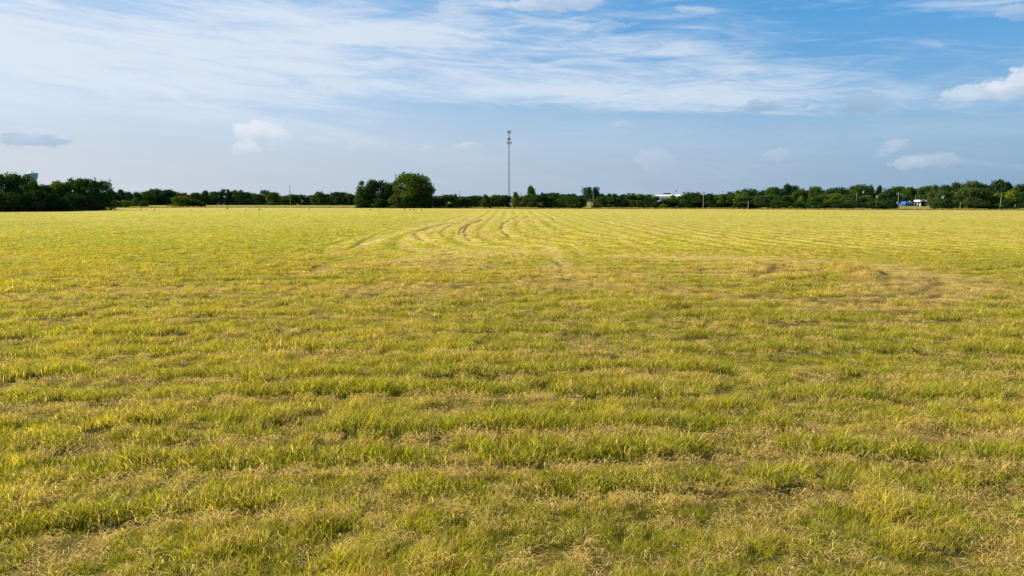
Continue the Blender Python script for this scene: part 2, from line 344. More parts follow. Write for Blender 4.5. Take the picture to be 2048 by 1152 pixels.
col = lerp(col * (1 - .20 * sst(gy, 35, 110))[:, None], np.array((.40, .335, .075)), .28 * sst(gy, 60, 150))  # far ground darkened in colour for the self-shadow of unmodelled blades
col = lerp(col, SOIL_SHADE, np.clip(f['bare'] * .9, 0, 1) * (1 - f['stub']))
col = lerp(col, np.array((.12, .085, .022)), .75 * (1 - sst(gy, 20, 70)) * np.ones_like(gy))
far = fbm(gx * .02, gy * .02, 3, 50); oc = lerp(VERGE, PAST, sst(gy - edge_y(gx, gy), 12, 40)); oc = oc * (.8 + .4 * far[:, None])
pale = fbm(gx * .012, gy * .03, 3, 77)
col = lerp(col, oc, f['out'])
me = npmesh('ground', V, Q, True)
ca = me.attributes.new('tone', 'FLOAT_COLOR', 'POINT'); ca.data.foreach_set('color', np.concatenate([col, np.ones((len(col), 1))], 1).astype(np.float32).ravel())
gm = bpy.data.materials.new('ground'); gm.use_nodes = True; nt = gm.node_tree; N = nt.nodes; L = nt.links
b = N['Principled BSDF']; b.inputs['Roughness'].default_value = .95; b.inputs['Specular IOR Level'].default_value = .1
ge = nd('ShaderNodeNewGeometry'); at_ = nd('ShaderNodeAttribute', attribute_name='tone')
def sep3(v):
    s = nd('ShaderNodeSeparateXYZ'); L.new(v, s.inputs[0]); return s.outputs
P = sep3(ge.outputs['Position'])
pst = comb(P[0], mth('MULTIPLY', P[1], .55), 0.)
a1 = noi(ge.outputs['Position'], 14, 6, .7); a2 = noi(pst, 2.6, 6, .72); a3 = noi(pst, .5, 4, .6)
k = mth('ADD', mth('MULTIPLY', mapr(a1, .3, .7, .60, 1.40, False), .45), mth('MULTIPLY', mapr(a2, .32, .68, .50, 1.45, False), .55))
k = mth('MULTIPLY', k, mapr(a3, .3, .7, .88, 1.12, False))
vs = nd('ShaderNodeVectorMath', operation='SCALE'); L.new(at_.outputs['Color'], vs.inputs[0]); L.new(k, vs.inputs['Scale'])
cmix = mixc(mapr(a2, .52, .70, 0, .35), vs.outputs[0], (.42, .31, .11))
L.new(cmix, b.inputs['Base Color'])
bu = nd('ShaderNodeBump'); bu.inputs['Strength'].default_value = .9; bu.inputs['Distance'].default_value = .2
L.new(mth('ADD', a1, mth('MULTIPLY', a2, 1.5)), bu.inputs['Height']); L.new(bu.outputs[0], b.inputs['Normal'])
tag(link('ground', me, gm), kind='structure')

# ------------------------------------------------------------------ grass as real blades, instanced from clump meshes
def gmat(name):
    m = bpy.data.materials.new(name); m.use_nodes = True
    global nt, N, L
    nt = m.node_tree; N = nt.nodes; L = nt.links; N.clear()
    ia = nd('ShaderNodeAttribute', attribute_name='gcol', attribute_type='INSTANCER'); ba = nd('ShaderNodeAttribute', attribute_name='bl')
    s = sep3(ba.outputs['Color'])                                   # x dead-blade, y value, z height along blade
    c = mixc(s[0], ia.outputs['Color'], (.72, .53, .19))
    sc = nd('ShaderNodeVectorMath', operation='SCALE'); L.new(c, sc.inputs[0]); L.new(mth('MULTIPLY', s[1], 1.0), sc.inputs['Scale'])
    d = nd('ShaderNodeBsdfDiffuse'); t = nd('ShaderNodeBsdfTranslucent'); L.new(sc.outputs[0], d.inputs[0])
    gg = nd('ShaderNodeNewGeometry'); vm = nd('ShaderNodeVectorMath', operation='SCALE'); L.new(gg.outputs['Normal'], vm.inputs[0]); vm.inputs['Scale'].default_value = .55
    va = nd('ShaderNodeVectorMath', operation='ADD'); L.new(vm.outputs[0], va.inputs[0]); va.inputs[1].default_value = (0, 0, .8)
    vn_ = nd('ShaderNodeVectorMath', operation='NORMALIZE'); L.new(va.outputs[0], vn_.inputs[0]); L.new(vn_.outputs[0], d.inputs['Normal'])
    tcol = mixc(1.0, sc.outputs[0], (1.15, 1.1, .55), 'MULTIPLY'); L.new(tcol, t.inputs[0])
    mx = nd('ShaderNodeMixShader'); mx.inputs[0].default_value = .5; L.new(d.outputs[0], mx.inputs[1]); L.new(t.outputs[0], mx.inputs[2])
    o = nd('ShaderNodeOutputMaterial'); L.new(mx.outputs[0], o.inputs[0]); return m
gmt = gmat('grass_blade')
gcoll = bpy.data.collections.new('grass_clumps')
def clump(idx, n, rad, h0, h1, wd, lean, dead, flat=False, bias=0., lift=0.):
    r = np.random.default_rng(100 + idx); V = []; Fq = []; A = []
    for _ in range(n):
        a = r.random() * 6.283; rr = rad * math.sqrt(r.random()); bx, by = rr * math.cos(a), rr * math.sin(a)
        ht = h0 + (h1 - h0) * r.random() ** 1.3; dr = r.random() * 6.283; ln = lean * (.3 + r.random()) ; wa = r.random() * 3.1416
        lx, ly = math.cos(dr) * ln + bias, math.sin(dr) * ln
        w_ = wd * (.6 + .8 * r.random()); wx, wy = math.cos(wa) * w_ / 2, math.sin(wa) * w_ / 2
        isd = r.random() < dead; v = .38 + 1.05 * r.random() ** 1.1
        if flat:
            z0 = .01 + lift * r.random() + r.random() * .08; dz = (r.random() - .35) * (.10 + lift); L_ = ht; ex, ey = math.cos(dr) * L_, math.sin(dr) * L_; kx, ky = -math.sin(dr) * w_ / 2, math.cos(dr) * w_ / 2
            jx, jy = (r.random() - .5) * .05, (r.random() - .5) * .05; pts = [(bx - ex / 2, by - ey / 2, z0), (bx + kx + jx, by + ky + jy, z0 + .02 + abs(dz)), (bx - kx + jx, by - ky + jy, z0 + .02 + abs(dz)), (bx + ex / 2, by + ey / 2, z0 + dz)]
            b0 = len(V); V += pts; Fq += [(b0, b0 + 1, b0 + 2), (b0 + 1, b0 + 3, b0 + 2)]; A += [(float(isd), v, .5)] * 4
        else:
            m1 = .55; pts = []
            for t_, ws in ((0, 1), (m1, .8), (1, 0)):
                ox, oy, oz = bx + lx * ht * t_ ** 1.8, by + ly * ht * t_ ** 1.8, ht * t_ * (1 - .25 * min(ln, 1) * t_)
                pts += [(ox - wx * ws, oy - wy * ws, oz - .01 * (t_ == 0)), (ox + wx * ws, oy + wy * ws, oz - .01 * (t_ == 0))] if ws else [(ox, oy, oz)]
            b0 = len(V); V += pts; Fq += [(b0, b0 + 1, b0 + 3), (b0, b0 + 3, b0 + 2), (b0 + 2, b0 + 3, b0 + 4)]
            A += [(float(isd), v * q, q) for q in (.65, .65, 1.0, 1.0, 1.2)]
    me = npmesh('clump', np.array(V), np.array(Fq))
    ca = me.attributes.new('bl', 'FLOAT_VECTOR', 'POINT'); ca.data.foreach_set('vector', np.array(A, dtype=np.float32).ravel())
    me.materials.append(gmt); o = bpy.data.objects.new('clump_%02d' % idx, me); gcoll.objects.link(o)
# 0-3 upright green tufts, 4-5 leaning tufts, 6-7 flat cut straw, 8-9 sparse stubble, 10-12 wide far patches, 13 weeds
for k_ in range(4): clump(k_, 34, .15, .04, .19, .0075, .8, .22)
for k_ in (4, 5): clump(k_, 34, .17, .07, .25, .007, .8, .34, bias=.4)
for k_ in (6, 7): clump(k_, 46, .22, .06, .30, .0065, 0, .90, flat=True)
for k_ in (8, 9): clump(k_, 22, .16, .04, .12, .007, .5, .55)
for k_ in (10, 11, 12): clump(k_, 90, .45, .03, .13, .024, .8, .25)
clump(13, 60, .5, .25, .75, .05, .35, .25)
clump(14, 6, .25, .22, .50, .009, 0, 1.0, flat=True, lift=.10)

def scatter(y0, y1, dens, scale, seed, farp=False):
    r = np.random.default_rng(seed); wmax = .82 * y1 + 2.5; n = int(dens * 2 * wmax * (y1 - y0))
    y = y0 + (y1 - y0) * r.random(n); x = (r.random(n) * 2 - 1) * wmax; keep = np.abs(x) < .82 * y + 2.5; x, y = x[keep], y[keep]
    f = field(x, y); keep = (~f['out']) & (r.random(len(x)) > f['bare'] * (.68 + .27 * sst(y, 22, 40))) & (r.random(len(x)) < 1.12 - f['dry'] * .25)
    x, y = x[keep], y[keep]; f = {k: v[keep] for k, v in f.items()}; n = len(x)
    u = r.random(n)
    if farp: kind = 10 + r.integers(0, 3, n)
    else:
        kind = r.integers(0, 4, n); lf = fbm(x * .25, y * .6, 3, 90); kind = np.where((u < sst(lf, .42, .62) * .6), 4 + (r.random(n) > .5), kind)
        kind = np.where(r.random(n) < (.05 + .22 * sst(f['dry'], .55, 1.0) + f['straw'] * .28) * (1 - .8 * sst(y, 18, 45)), 6 + (r.random(n) > .5), kind)
        kind = np.where((r.random(n) < sst(f['dry'], .3, .8) * .5) & (kind < 4), 8 + (r.random(n) > .5), kind)
    lo = r.random(n) < f['bare'] * 1.2 * (y < 40); kind = np.where(lo & (kind < 10), np.where(r.random(n) < .25, 6, 8) + (r.random(n) > .5), kind)
    c = tone(f, y); c = np.where((lo & (kind < 10))[:, None], c * .38 + SOIL_SHADE * .8, c); gl = r.random(n) < .0; c = c * (.55 + .85 * r.random(n) ** 1.2)[:, None]; br = (r.random(n) < .06 + .18 * sst(f['dry'], .3, .8)); c = np.where(br[:, None], c * np.array((.80, .62, .75)), c)
    sk = (r.random(n) < .035) & (y < 30) & (not farp); kind = np.where(sk, 14, kind)
    s = scale * np.where(((kind >= 6) & (kind < 8)) | (kind == 14), .75 + .5 * r.random(n), f['h'] * (.75 + .5 * r.random(n)))
    s = np.maximum(s, .25 * scale)
    rot = r.random(n) * 6.283; ldir = (fbm(x * .12, y * .3, 2, 95) - .5) * 3.0
    rot = np.where((kind == 4) | (kind == 5), ldir + (r.random(n) - .5) * 2.0, rot)
    return x, y, f['z'], s, rot, kind, c
parts = [scatter(4.5, 10, 135, .84, 1), scatter(10, 18, 92, .86, 2), scatter(18, 28, 52, .92, 3), scatter(28, 42, 28, 1.0, 4), scatter(42, 60, 15, 1.0, 5), scatter(60, 90, 6, 1.1, 6), scatter(90, 130, 2.2, 1.2, 7), scatter(130, 190, .6, 1.3, 8), scatter(190, 260, .25, 1.4, 9),
         scatter(28, 60, .5, .9, 15, True), scatter(60, 110, .35, .9, 17, True), scatter(110, 170, .2, 1.0, 18, True), scatter(170, 250, .08, 1.0, 19, True)]
def instancer(name, parts, label, cat):
    x, y, z, s, rot, kind, c = [np.concatenate([p[i] for p in parts]) for i in range(7)]; n = len(x)
    print(name, 'instances', n)
    me = bpy.data.meshes.new(name); me.vertices.add(n); me.vertices.foreach_set('co', np.stack([x, y, z], 1).astype(np.float32).ravel())
    for nm, ty, key, dat in (('gs', 'FLOAT', 'value', s), ('grot', 'FLOAT', 'value', rot), ('gk', 'INT', 'value', kind.astype(np.int32))):
        a = me.attributes.new(nm, ty, 'POINT'); a.data.foreach_set(key, np.asarray(dat, dtype=np.int32 if ty == 'INT' else np.float32))
    a = me.attributes.new('gcol', 'FLOAT_COLOR', 'POINT'); a.data.foreach_set('color', np.concatenate([c, np.ones((n, 1))], 1).astype(np.float32).ravel())
    o = link(name, me)
    ng = bpy.data.node_groups.new(name, 'GeometryNodeTree'); ng.interface.new_socket('Geometry', in_out='INPUT', socket_type='NodeSocketGeometry'); ng.interface.new_socket('Geometry', in_out='OUTPUT', socket_type='NodeSocketGeometry')
    gn = ng.nodes; gi = gn.new('NodeGroupInput'); go = gn.new('NodeGroupOutput'); ip = gn.new('GeometryNodeInstanceOnPoints'); ci = gn.new('GeometryNodeCollectionInfo')
    ci.inputs['Collection'].default_value = gcoll; ci.inputs['Separate Children'].default_value = True; ci.inputs['Reset Children'].default_value = True
    m2p = gn.new('GeometryNodeMeshToPoints'); ng.links.new(gi.outputs[0], m2p.inputs[0])
    ng.links.new(m2p.outputs[0], ip.inputs['Points']); ng.links.new(ci.outputs[0], ip.inputs['Instance']); ip.inputs['Pick Instance'].default_value = True
    def na(nm, ty):
        q = gn.new('GeometryNodeInputNamedAttribute'); q.data_type = ty; q.inputs['Name'].default_value = nm; return q.outputs['Attribute']
    ng.links.new(na('gk', 'INT'), ip.inputs['Instance Index'])
    cx = gn.new('ShaderNodeCombineXYZ'); ng.links.new(na('grot', 'FLOAT'), cx.inputs[2]); ng.links.new(cx.outputs[0], ip.inputs['Rotation'])
    ng.links.new(na('gs', 'FLOAT'), ip.inputs['Scale']); ng.links.new(ip.outputs[0], go.inputs[0])
    md = o.modifiers.new('scatter', 'NODES'); md.node_group = ng
    tag(o, label, cat, kind='stuff'); return o
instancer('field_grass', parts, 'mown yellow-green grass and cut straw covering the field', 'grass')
# rough unmown verge along the far edge
r = np.random.default_rng(33); n = 5200; px = r.random(n) * 2500 - 220; ex = (px - 1024) / (F * .9915)
py = np.interp(px, EDGE_PX, EDGE_PY); dd = H * F / (py - 398) * .99 + r.random(n) ** 1.4 * 26 + 1.5; x = ex * dd; y = dd
cg = lerp(np.array((.09, .115, .022)), np.array((.34, .31, .09)), r.random(n) ** 2)
tallv = fbm(px * .02, px * 0, 2, 5)
instancer('verge_grass', [(x, y, x * 0 - .02, .35 + .9 * r.random(n) * tallv * 1.7, r.random(n) * 6.28, np.full(n, 13), cg)], 'rough unmown grass along the far edge of the field', 'grass')

# ------------------------------------------------------------------ trees
def leafmat(name, cA, cB, transl=.25):
    m = bpy.data.materials.new(name); m.use_nodes = True
    global nt, N, L
    nt = m.node_tree; N = nt.nodes; L = nt.links; N.clear()
    oi = nd('ShaderNodeObjectInfo'); at_ = nd('ShaderNodeAttribute', attribute_name='lv'); s = sep3(at_.outputs['Color'])
    ff = mth('ADD', mth('MULTIPLY', oi.outputs['Random'], .45), mth('MULTIPLY', s[0], .55))
    c = mixc(ff, cA, cB); sc = nd('ShaderNodeVectorMath', operation='SCALE'); L.new(c, sc.inputs[0]); L.new(s[1], sc.inputs['Scale'])
    d = nd('ShaderNodeBsdfDiffuse'); t = nd('ShaderNodeBsdfTranslucent'); L.new(sc.outputs[0], d.inputs[0])
    L.new(mixc(1.0, sc.outputs[0], (1.2, 1.25, .5), 'MULTIPLY'), t.inputs[0])
    mx = nd('ShaderNodeMixShader'); mx.inputs[0].default_value = transl; L.new(d.outputs[0], mx.inputs[1]); L.new(t.outputs[0], mx.inputs[2])
    o = nd('ShaderNodeOutputMaterial'); L.new(mx.outputs[0], o.inputs[0]); return m
LM = {'dark': leafmat('leaf_dark', (0.018, 0.049, 0.017), (0.044, 0.076, 0.018)), 'mid': leafmat('leaf_mid', (0.032, 0.075, 0.018), (0.070, 0.112, 0.021)),
      'bright': leafmat('leaf_bright', (0.075, 0.122, 0.013), (0.140, 0.169, 0.015)), 'blue': leafmat('leaf_blue_haze', (0.023, 0.058, 0.032), (0.043, 0.082, 0.038)),  # blue tint: bluing of distant haze put into the leaf colour
      'oak': leafmat('leaf_oak', (0.046, 0.085, 0.014), (0.105, 0.139, 0.016)), 'olive': leafmat('leaf_olive', (0.051, 0.076, 0.023), (0.084, 0.103, 0.028))}
bark = mat('bark', (.13, .11, .09), .95, scale=8)
def crown_mesh(kind, seed):
    """unit tree: height 1, width 1"""
    r = np.random.default_rng(seed); P = []; lob = []
    if kind == 'shrub': nl, z0 = 34, .0
    elif kind == 'ragged': nl, z0 = 52, .02
    elif kind == 'spreading': nl, z0 = 56, .10
    elif kind == 'tall': nl, z0 = 54, .04
    elif kind == 'twin': nl, z0 = 36, .45
    else: nl, z0 = 54, .02
    while len(lob) < nl:
        z = z0 + (1 - z0) * r.random(); t = (z - z0) / (1 - z0)
        if kind == 'shrub': rm = .5 * math.sqrt(max(0, 1 - t ** 2.2))
        elif kind == 'spreading': rm = .5 * math.sqrt(max(0, 1 - abs(1.9 * t - .85) ** 2.4 / 1.18))
        elif kind == 'tall': rm = .46 * (1 - .55 * abs(2 * t - .7)) * (1.05 - .25 * t)
        elif kind == 'ragged': rm = .5 * math.sqrt(max(0, 1 - (.93 * t) ** 3.2))
        elif kind == 'twin': rm = .40
        else: rm = .5 * math.sqrt(max(0, 1 - abs(1.9 * t - .72) ** 2.3 / 1.55))
        lr = (.10 + .08 * r.random()) * (1.15 if kind == 'shrub' else 1) * (.8 if kind == 'ragged' and t > .6 else 1)
        a = r.random() * 6.283; q = math.sqrt(r.random()) if r.random() < .45 else .82 + .18 * r.random(); q *= max(rm - lr * .6, .02)
        cx = q * math.cos(a)
        if kind == 'twin': cx = cx * .55 + (.24 if r.random() < .5 else -.24)
        if z > 1 - lr * .8: z = 1 - lr * (.8 + 1.5 * r.random())
        lob.append((cx, q * math.sin(a), z, lr, r.random()))
    for l_ in list(lob):      # small sprays breaking the outline
        if r.random() < (.95 if kind in ('ragged', 'tall') else .7):
            u = np.array(l_[:3]) - np.array((0, 0, .35)); u /= np.linalg.norm(u) + 1e-6; q = l_[3] * (.95 + .5 * r.random()); pz = l_[2] + u[2] * q + .02 * r.random()
            if pz < 1.0: lob.append((l_[0] + u[0] * q * .95, l_[1] + u[1] * q * .95, pz, .03 + .04 * r.random(), r.random()))
    V = []; A = []
    for cx, cy, cz, lr, tv in lob:
        m = int(115 * (lr / .12) ** 2) if lr > .08 else 16; u = r.normal(size=(m, 3)); u /= np.linalg.norm(u, axis=1)[:, None]
        rad = lr * (.55 + .6 * r.random(m) ** .7)[:, None]; c = np.array((cx, cy, cz)) + u * rad * np.array((1.1, 1.1, .8))
        c[:, 2] = np.maximum(c[:, 2], .012)
        n_ = u + r.normal(size=(m, 3)) * .55; n_ /= np.linalg.norm(n_, axis=1)[:, None]
        a1 = np.cross(n_, r.normal(size=(m, 3))); a1 /= np.linalg.norm(a1, axis=1)[:, None]; a2 = np.cross(n_, a1)
        s = ((.016 if lr > .08 else .011) + .015 * r.random(m))[:, None]
        V.append(np.stack([c - a1 * s, c - a2 * s * .7, c + a1 * s * 1.15, c + a2 * s * .7], 1).reshape(-1, 3))
        A.append(np.repeat(np.stack([np.clip(tv + .4 * (r.random(m) - .5), 0, 1), .50 + .85 * r.random(m), np.zeros(m)], 1), 4, 0))
    V = np.concatenate(V); A = np.concatenate(A); me = npmesh('crown_' + kind, V, np.arange(len(V)).reshape(-1, 4))
    ca = me.attributes.new('lv', 'FLOAT_VECTOR', 'POINT'); ca.data.foreach_set('vector', A.astype(np.float32).ravel()); return me, lob
def trunk_mesh(lob, seed):
    b = MB(); rr = random.Random(seed); b.tube((0, 0, -.02), (.01, 0, .2), .035, .026, 8); b.tube((.01, 0, .2), (.0, .01, .5), .026, .016, 8); b.tube((0, .01, .5), (.01, 0, .8), .016, .006, 6)
    for l in rr.sample(lob, min(9, len(lob))):
        z = min(.14 + .55 * l[2], l[2]); b.tube((.005, 0, z * .8), (l[0], l[1], l[2]), .012, .004, 5)
    me = bpy.data.meshes.new('trunk'); me.from_pydata(b.v, [], b.f); me.materials.append(bark); return me
PROTO = {}
for kind, cnt in (('round', 4), ('ragged', 3), ('spreading', 2), ('tall', 2), ('shrub', 3), ('twin', 1)):
    for s in range(cnt):
        cm, lob = crown_mesh(kind, 50 + s * 13 + len(kind)); tm = trunk_mesh(lob, s); PROTO.setdefault(kind, []).append((cm, tm))
MC = {}
def crown_for(kind, v, tint):
    k = (kind, v, tint)
    if k not in MC: m = PROTO[kind][v][0].copy(); m.materials.append(LM[tint]); MC[k] = m
    return MC[k]
tr = random.Random(5)
def tree(px, w, top, d, kind, tint, label, group, name=None, cat=None):
    p = at(px, 398, d); ht = at(px, top, d).z * 1.02; wd = w * mpp(d) * 1.08; v = tr.randrange(len(PROTO[kind]))
    sh = kind == 'shrub'
    e = empty(name or ('shrub' if sh else 'tree'), (p.x, p.y, -.05), tr.random() * 6.28 if kind != 'twin' else 0, (wd, wd, ht))
    tag(e, label, cat or ('shrub' if sh else 'tree'), group)
    for nm, m in (('stem' if sh else 'trunk', PROTO[kind][v][1]), ('foliage' if sh else 'crown', crown_for(kind, v, tint))):
        o = bpy.data.objects.new(nm, m); C.collection.objects.link(o); o.parent = e
    return e
ORD = ['first', 'second', 'third', 'fourth', 'fifth', 'sixth', 'seventh', 'eighth', 'ninth', 'tenth', 'eleventh', 'twelfth', 'thirteenth', 'fourteenth', 'fifteenth', 'sixteenth', 'seventeenth', 'eighteenth']
LMK = [(-999, 'photo\'s left edge'), (82, 'water tower'), (228, 'dark left wood'), (380, 'low double bush'), (580, 'tall bare pole'), (866, 'big broad oak'), (919, 'slim grey pole'), (1018, 'lattice mast'),
       (1156, 'yellow marker sign'), (1330, 'white metal building'), (1407, 'wooden pole'), (1497, 'grey post'), (1624, 'green road sign'), (1713, 'pale bare pole'), (1796, 'crossarm pole'), (1862, 'filling station'), (1921, 'short pale post'), (2001, 'white tilted pole')]
ADJ = {'round': 'rounded', 'ragged': 'ragged-topped', 'spreading': 'broad-crowned', 'tall': 'upright', 'shrub': 'low bushy', 'twin': 'twin-topped'}
TN = {'dark': 'dark green', 'mid': 'mid green', 'bright': 'yellow-green', 'blue': 'blue-green', 'olive': 'olive green'}
TAKEN = {}
def row(rowname, group, items):
    cnt = {}
    for it in sorted(items, key=lambda q: q[0]):
        px, w, top, d, kind, tint = it[:6]
        lm = [l for l in LMK if l[0] <= px][-1]
        cnt[lm[0]] = cnt.get(lm[0], 0) + 1; noun = 'shrub' if kind == 'shrub' else 'tree'
        lab = it[6] if len(it) > 6 else f"{TN[tint]} {ADJ[kind]} {noun}, {ORD[cnt[lm[0]] - 1]} right of {lm[1]}, {rowname}"
        tree(px, w, top, d, kind, tint, lab, group)
row('tall left wood', 'tall trees of the dark left wood', [(-40, 70, 350, 236, 'ragged', 'dark'), (8, 62, 347, 236, 'ragged', 'mid'), (44, 52, 349, 240, 'ragged', 'mid'), (64, 30, 361, 246, 'round', 'mid'),
    (92, 44, 369, 250, 'round', 'dark'), (116, 42, 362, 254, 'round', 'bright', 'bright yellow-green round tree in the middle of the dark left wood'), (138, 36, 365, 256, 'ragged', 'mid'), (155, 34, 357, 262, 'ragged', 'dark'), (176, 44, 358, 262, 'ragged', 'mid'),
    (205, 42, 362, 266, 'ragged', 'mid', 'gappy light-edged tree closing the right end of the dark left wood')])
row('edge of left wood', 'shrubs along the foot of the left wood', [(-20, 60, 378, 228, 'shrub', 'dark'), (30, 56, 382, 230, 'shrub', 'dark'), (72, 52, 380, 233, 'shrub', 'dark'), (110, 50, 386, 238, 'shrub', 'dark'), (146, 46, 388, 246, 'shrub', 'dark'), (180, 40, 390, 256, 'shrub', 'dark')])
row('distant left hedgerow', 'trees of the distant left hedgerow', [(228, 24, 383, 470, 'round', 'blue'), (243, 22, 379, 480, 'tall', 'blue'), (258, 24, 383, 500, 'round', 'blue'),
    (295, 28, 382, 470, 'round', 'mid'), (309, 30, 377, 480, 'round', 'mid'), (322, 24, 380, 490, 'round', 'blue'), (335, 30, 379, 480, 'round', 'blue'), (351, 28, 382, 490, 'round', 'mid'), (364, 24, 385, 500, 'round', 'blue'), (376, 20, 389, 520, 'round', 'blue'),
    (393, 24, 385, 480, 'round', 'olive'), (411, 22, 381, 480, 'tall', 'mid'), (424, 22, 383, 490, 'round', 'mid'), (436, 22, 383, 480, 'ragged', 'blue'), (450, 24, 378, 480, 'ragged', 'blue'), (464, 22, 382, 490, 'ragged', 'blue'), (477, 24, 380, 480, 'ragged', 'mid'), (491, 22, 384, 490, 'round', 'blue'),
    (505, 26, 386, 500, 'round', 'mid'), (518, 22, 388, 480, 'round', 'mid'), (530, 22, 380, 480, 'ragged', 'mid'), (546, 26, 384, 470, 'round', 'mid'), (558, 16, 391, 500, 'shrub', 'blue'), (571, 22, 391, 490, 'round', 'mid'),
    (586, 26, 388, 470, 'round', 'mid'), (602, 22, 389, 480, 'ragged', 'mid'), (618, 24, 391, 480, 'round', 'blue'), (637, 28, 383, 470, 'round', 'mid'), (654, 26, 388, 480, 'round', 'blue'), (671, 24, 384, 470, 'ragged', 'mid'), (684, 26, 384, 480, 'round', 'blue'), (699, 24, 387, 470, 'round', 'mid'), (713, 24, 390, 480, 'round', 'blue')])
row('before the left hedgerow', 'bushes in front of the left hedgerow', [(232, 22, 401, 330, 'shrub', 'olive'), (251, 24, 400, 335, 'shrub', 'bright'), (275, 28, 384, 350, 'tall', 'mid', 'upright mid-green tree standing forward of the left hedgerow'), (286, 18, 401, 345, 'shrub', 'olive'),
    (364, 44, 392, 352, 'shrub', 'bright', 'taller left half of the low double bush before the left hedgerow'), (391, 34, 400, 354, 'shrub', 'dark', 'darker right half of the low double bush before the left hedgerow')])
row('central tree group', 'big trees of the central group', [(720, 24, 375, 330, 'tall', 'olive', 'small yellowish tree at the left end of the central group'), (733, 36, 361, 328, 'ragged', 'dark', 'dark ragged tree, leftmost tall one of the central group'), (757, 40, 361, 336, 'ragged', 'blue', 'gappy dark tree in the middle of the central group'), (776, 30, 366, 333, 'round', 'dark', 'dark rounded tree just left of the slim one beside the big oak'),
    (792, 22, 361, 331, 'tall', 'mid', 'slim tree touching the left side of the big oak'), (828, 72, 347, 322, 'spreading', 'oak', 'biggest broad oak, yellow-lit, right in the central group'), (853, 26, 374, 320, 'round', 'mid', 'smaller round tree under the right shoulder of the big oak')])
row('foot of central trees', 'undergrowth of the central tree group', [(728, 34, 392, 324, 'shrub', 'dark', 'dark shrub under the leftmost tall tree of the central group'), (758, 32, 396, 320, 'shrub', 'dark', 'dark shrub under the middle of the central group'), (790, 34, 392, 316, 'shrub', 'olive', 'olive shrub left of the big oak trunk'), (816, 34, 392, 315, 'shrub', 'dark', 'dark shrub left under the big oak crown'), (842, 38, 389, 318, 'shrub', 'dark', 'dark shrub right under the big oak crown')])
row('central hedge', 'trees and bushes of the central hedge', [(868, 26, 395, 330, 'shrub', 'blue'), (880, 22, 393, 330, 'round', 'olive'), (895, 28, 389, 330, 'round', 'mid'), (911, 22, 393, 335, 'round', 'mid'), (926, 24, 394, 320, 'round', 'mid'), (943, 26, 392, 322, 'round', 'mid'),
    (958, 22, 391, 330, 'round', 'blue'), (971, 20, 389, 315, 'tall', 'mid'), (983, 18, 392, 316, 'round', 'bright'), (994, 26, 389, 316, 'round', 'mid'), (1010, 26, 390, 320, 'round', 'dark'),
    (1031, 17, 384, 310, 'tall', 'bright', 'slender yellow-green tree just right of the lattice mast'), (1044, 22, 391, 325, 'round', 'mid'), (1058, 28, 389, 318, 'round', 'olive'), (1062, 26, 372, 345, 'tall', 'mid', 'taller tree poking above the hedge right of the lattice mast'), (1079, 36, 389, 312, 'round', 'dark'), (1099, 28, 391, 316, 'round', 'mid'),
    (1128, 29, 391, 314, 'round', 'mid'), (1153, 38, 391, 308, 'round', 'dark'), (1182, 30, 374, 350, 'twin', 'blue', 'tall twin-topped tree rising above the hedge by the yellow marker sign'), (1200, 27, 393, 308, 'round', 'mid'), (1223, 24, 394, 306, 'round', 'mid'), (1242, 30, 393, 306, 'round', 'dark'),
    (1263, 27, 386, 312, 'round', 'olive'), (1284, 34, 388, 310, 'round', 'mid'), (1306, 34, 391, 306, 'round', 'dark'), (1340, 34, 398, 308, 'round', 'dark'), (1346, 20, 390, 316, 'tall', 'bright'), (1359, 18, 392, 318, 'tall', 'mid'), (1373, 24, 384, 308, 'round', 'mid'), (1389, 28, 384, 306, 'round', 'dark'),
    (1404, 20, 389, 306, 'round', 'mid'), (1418, 28, 387, 306, 'round', 'dark'), (1434, 24, 389, 304, 'round', 'mid')])
row('behind the central hedge', 'trees behind the central hedge', [(876, 22, 392, 520, 'round', 'blue'), (911, 12, 388, 520, 'tall', 'blue'), (930, 18, 393, 560, 'round', 'blue'), (951, 24, 391, 560, 'round', 'blue'), (1085, 14, 385, 560, 'tall', 'blue'), (1096, 24, 386, 560, 'round', 'blue'), (1110, 28, 385, 560, 'round', 'blue'), (1126, 20, 388, 580, 'round', 'blue'), (1142, 24, 387, 580, 'round', 'blue'), (1163, 22, 391, 580, 'round', 'blue'),
    (1203, 22, 387, 540, 'round', 'blue'), (1218, 14, 387, 560, 'tall', 'blue'), (1230, 16, 387, 540, 'round', 'blue'), (1248, 26, 389, 560, 'round', 'blue'), (1300, 20, 390, 620, 'round', 'blue'), (1333, 18, 386, 640, 'round', 'dark'), (1323, 14, 388, 640, 'round', 'dark'), (1350, 18, 391, 640, 'round', 'blue')])
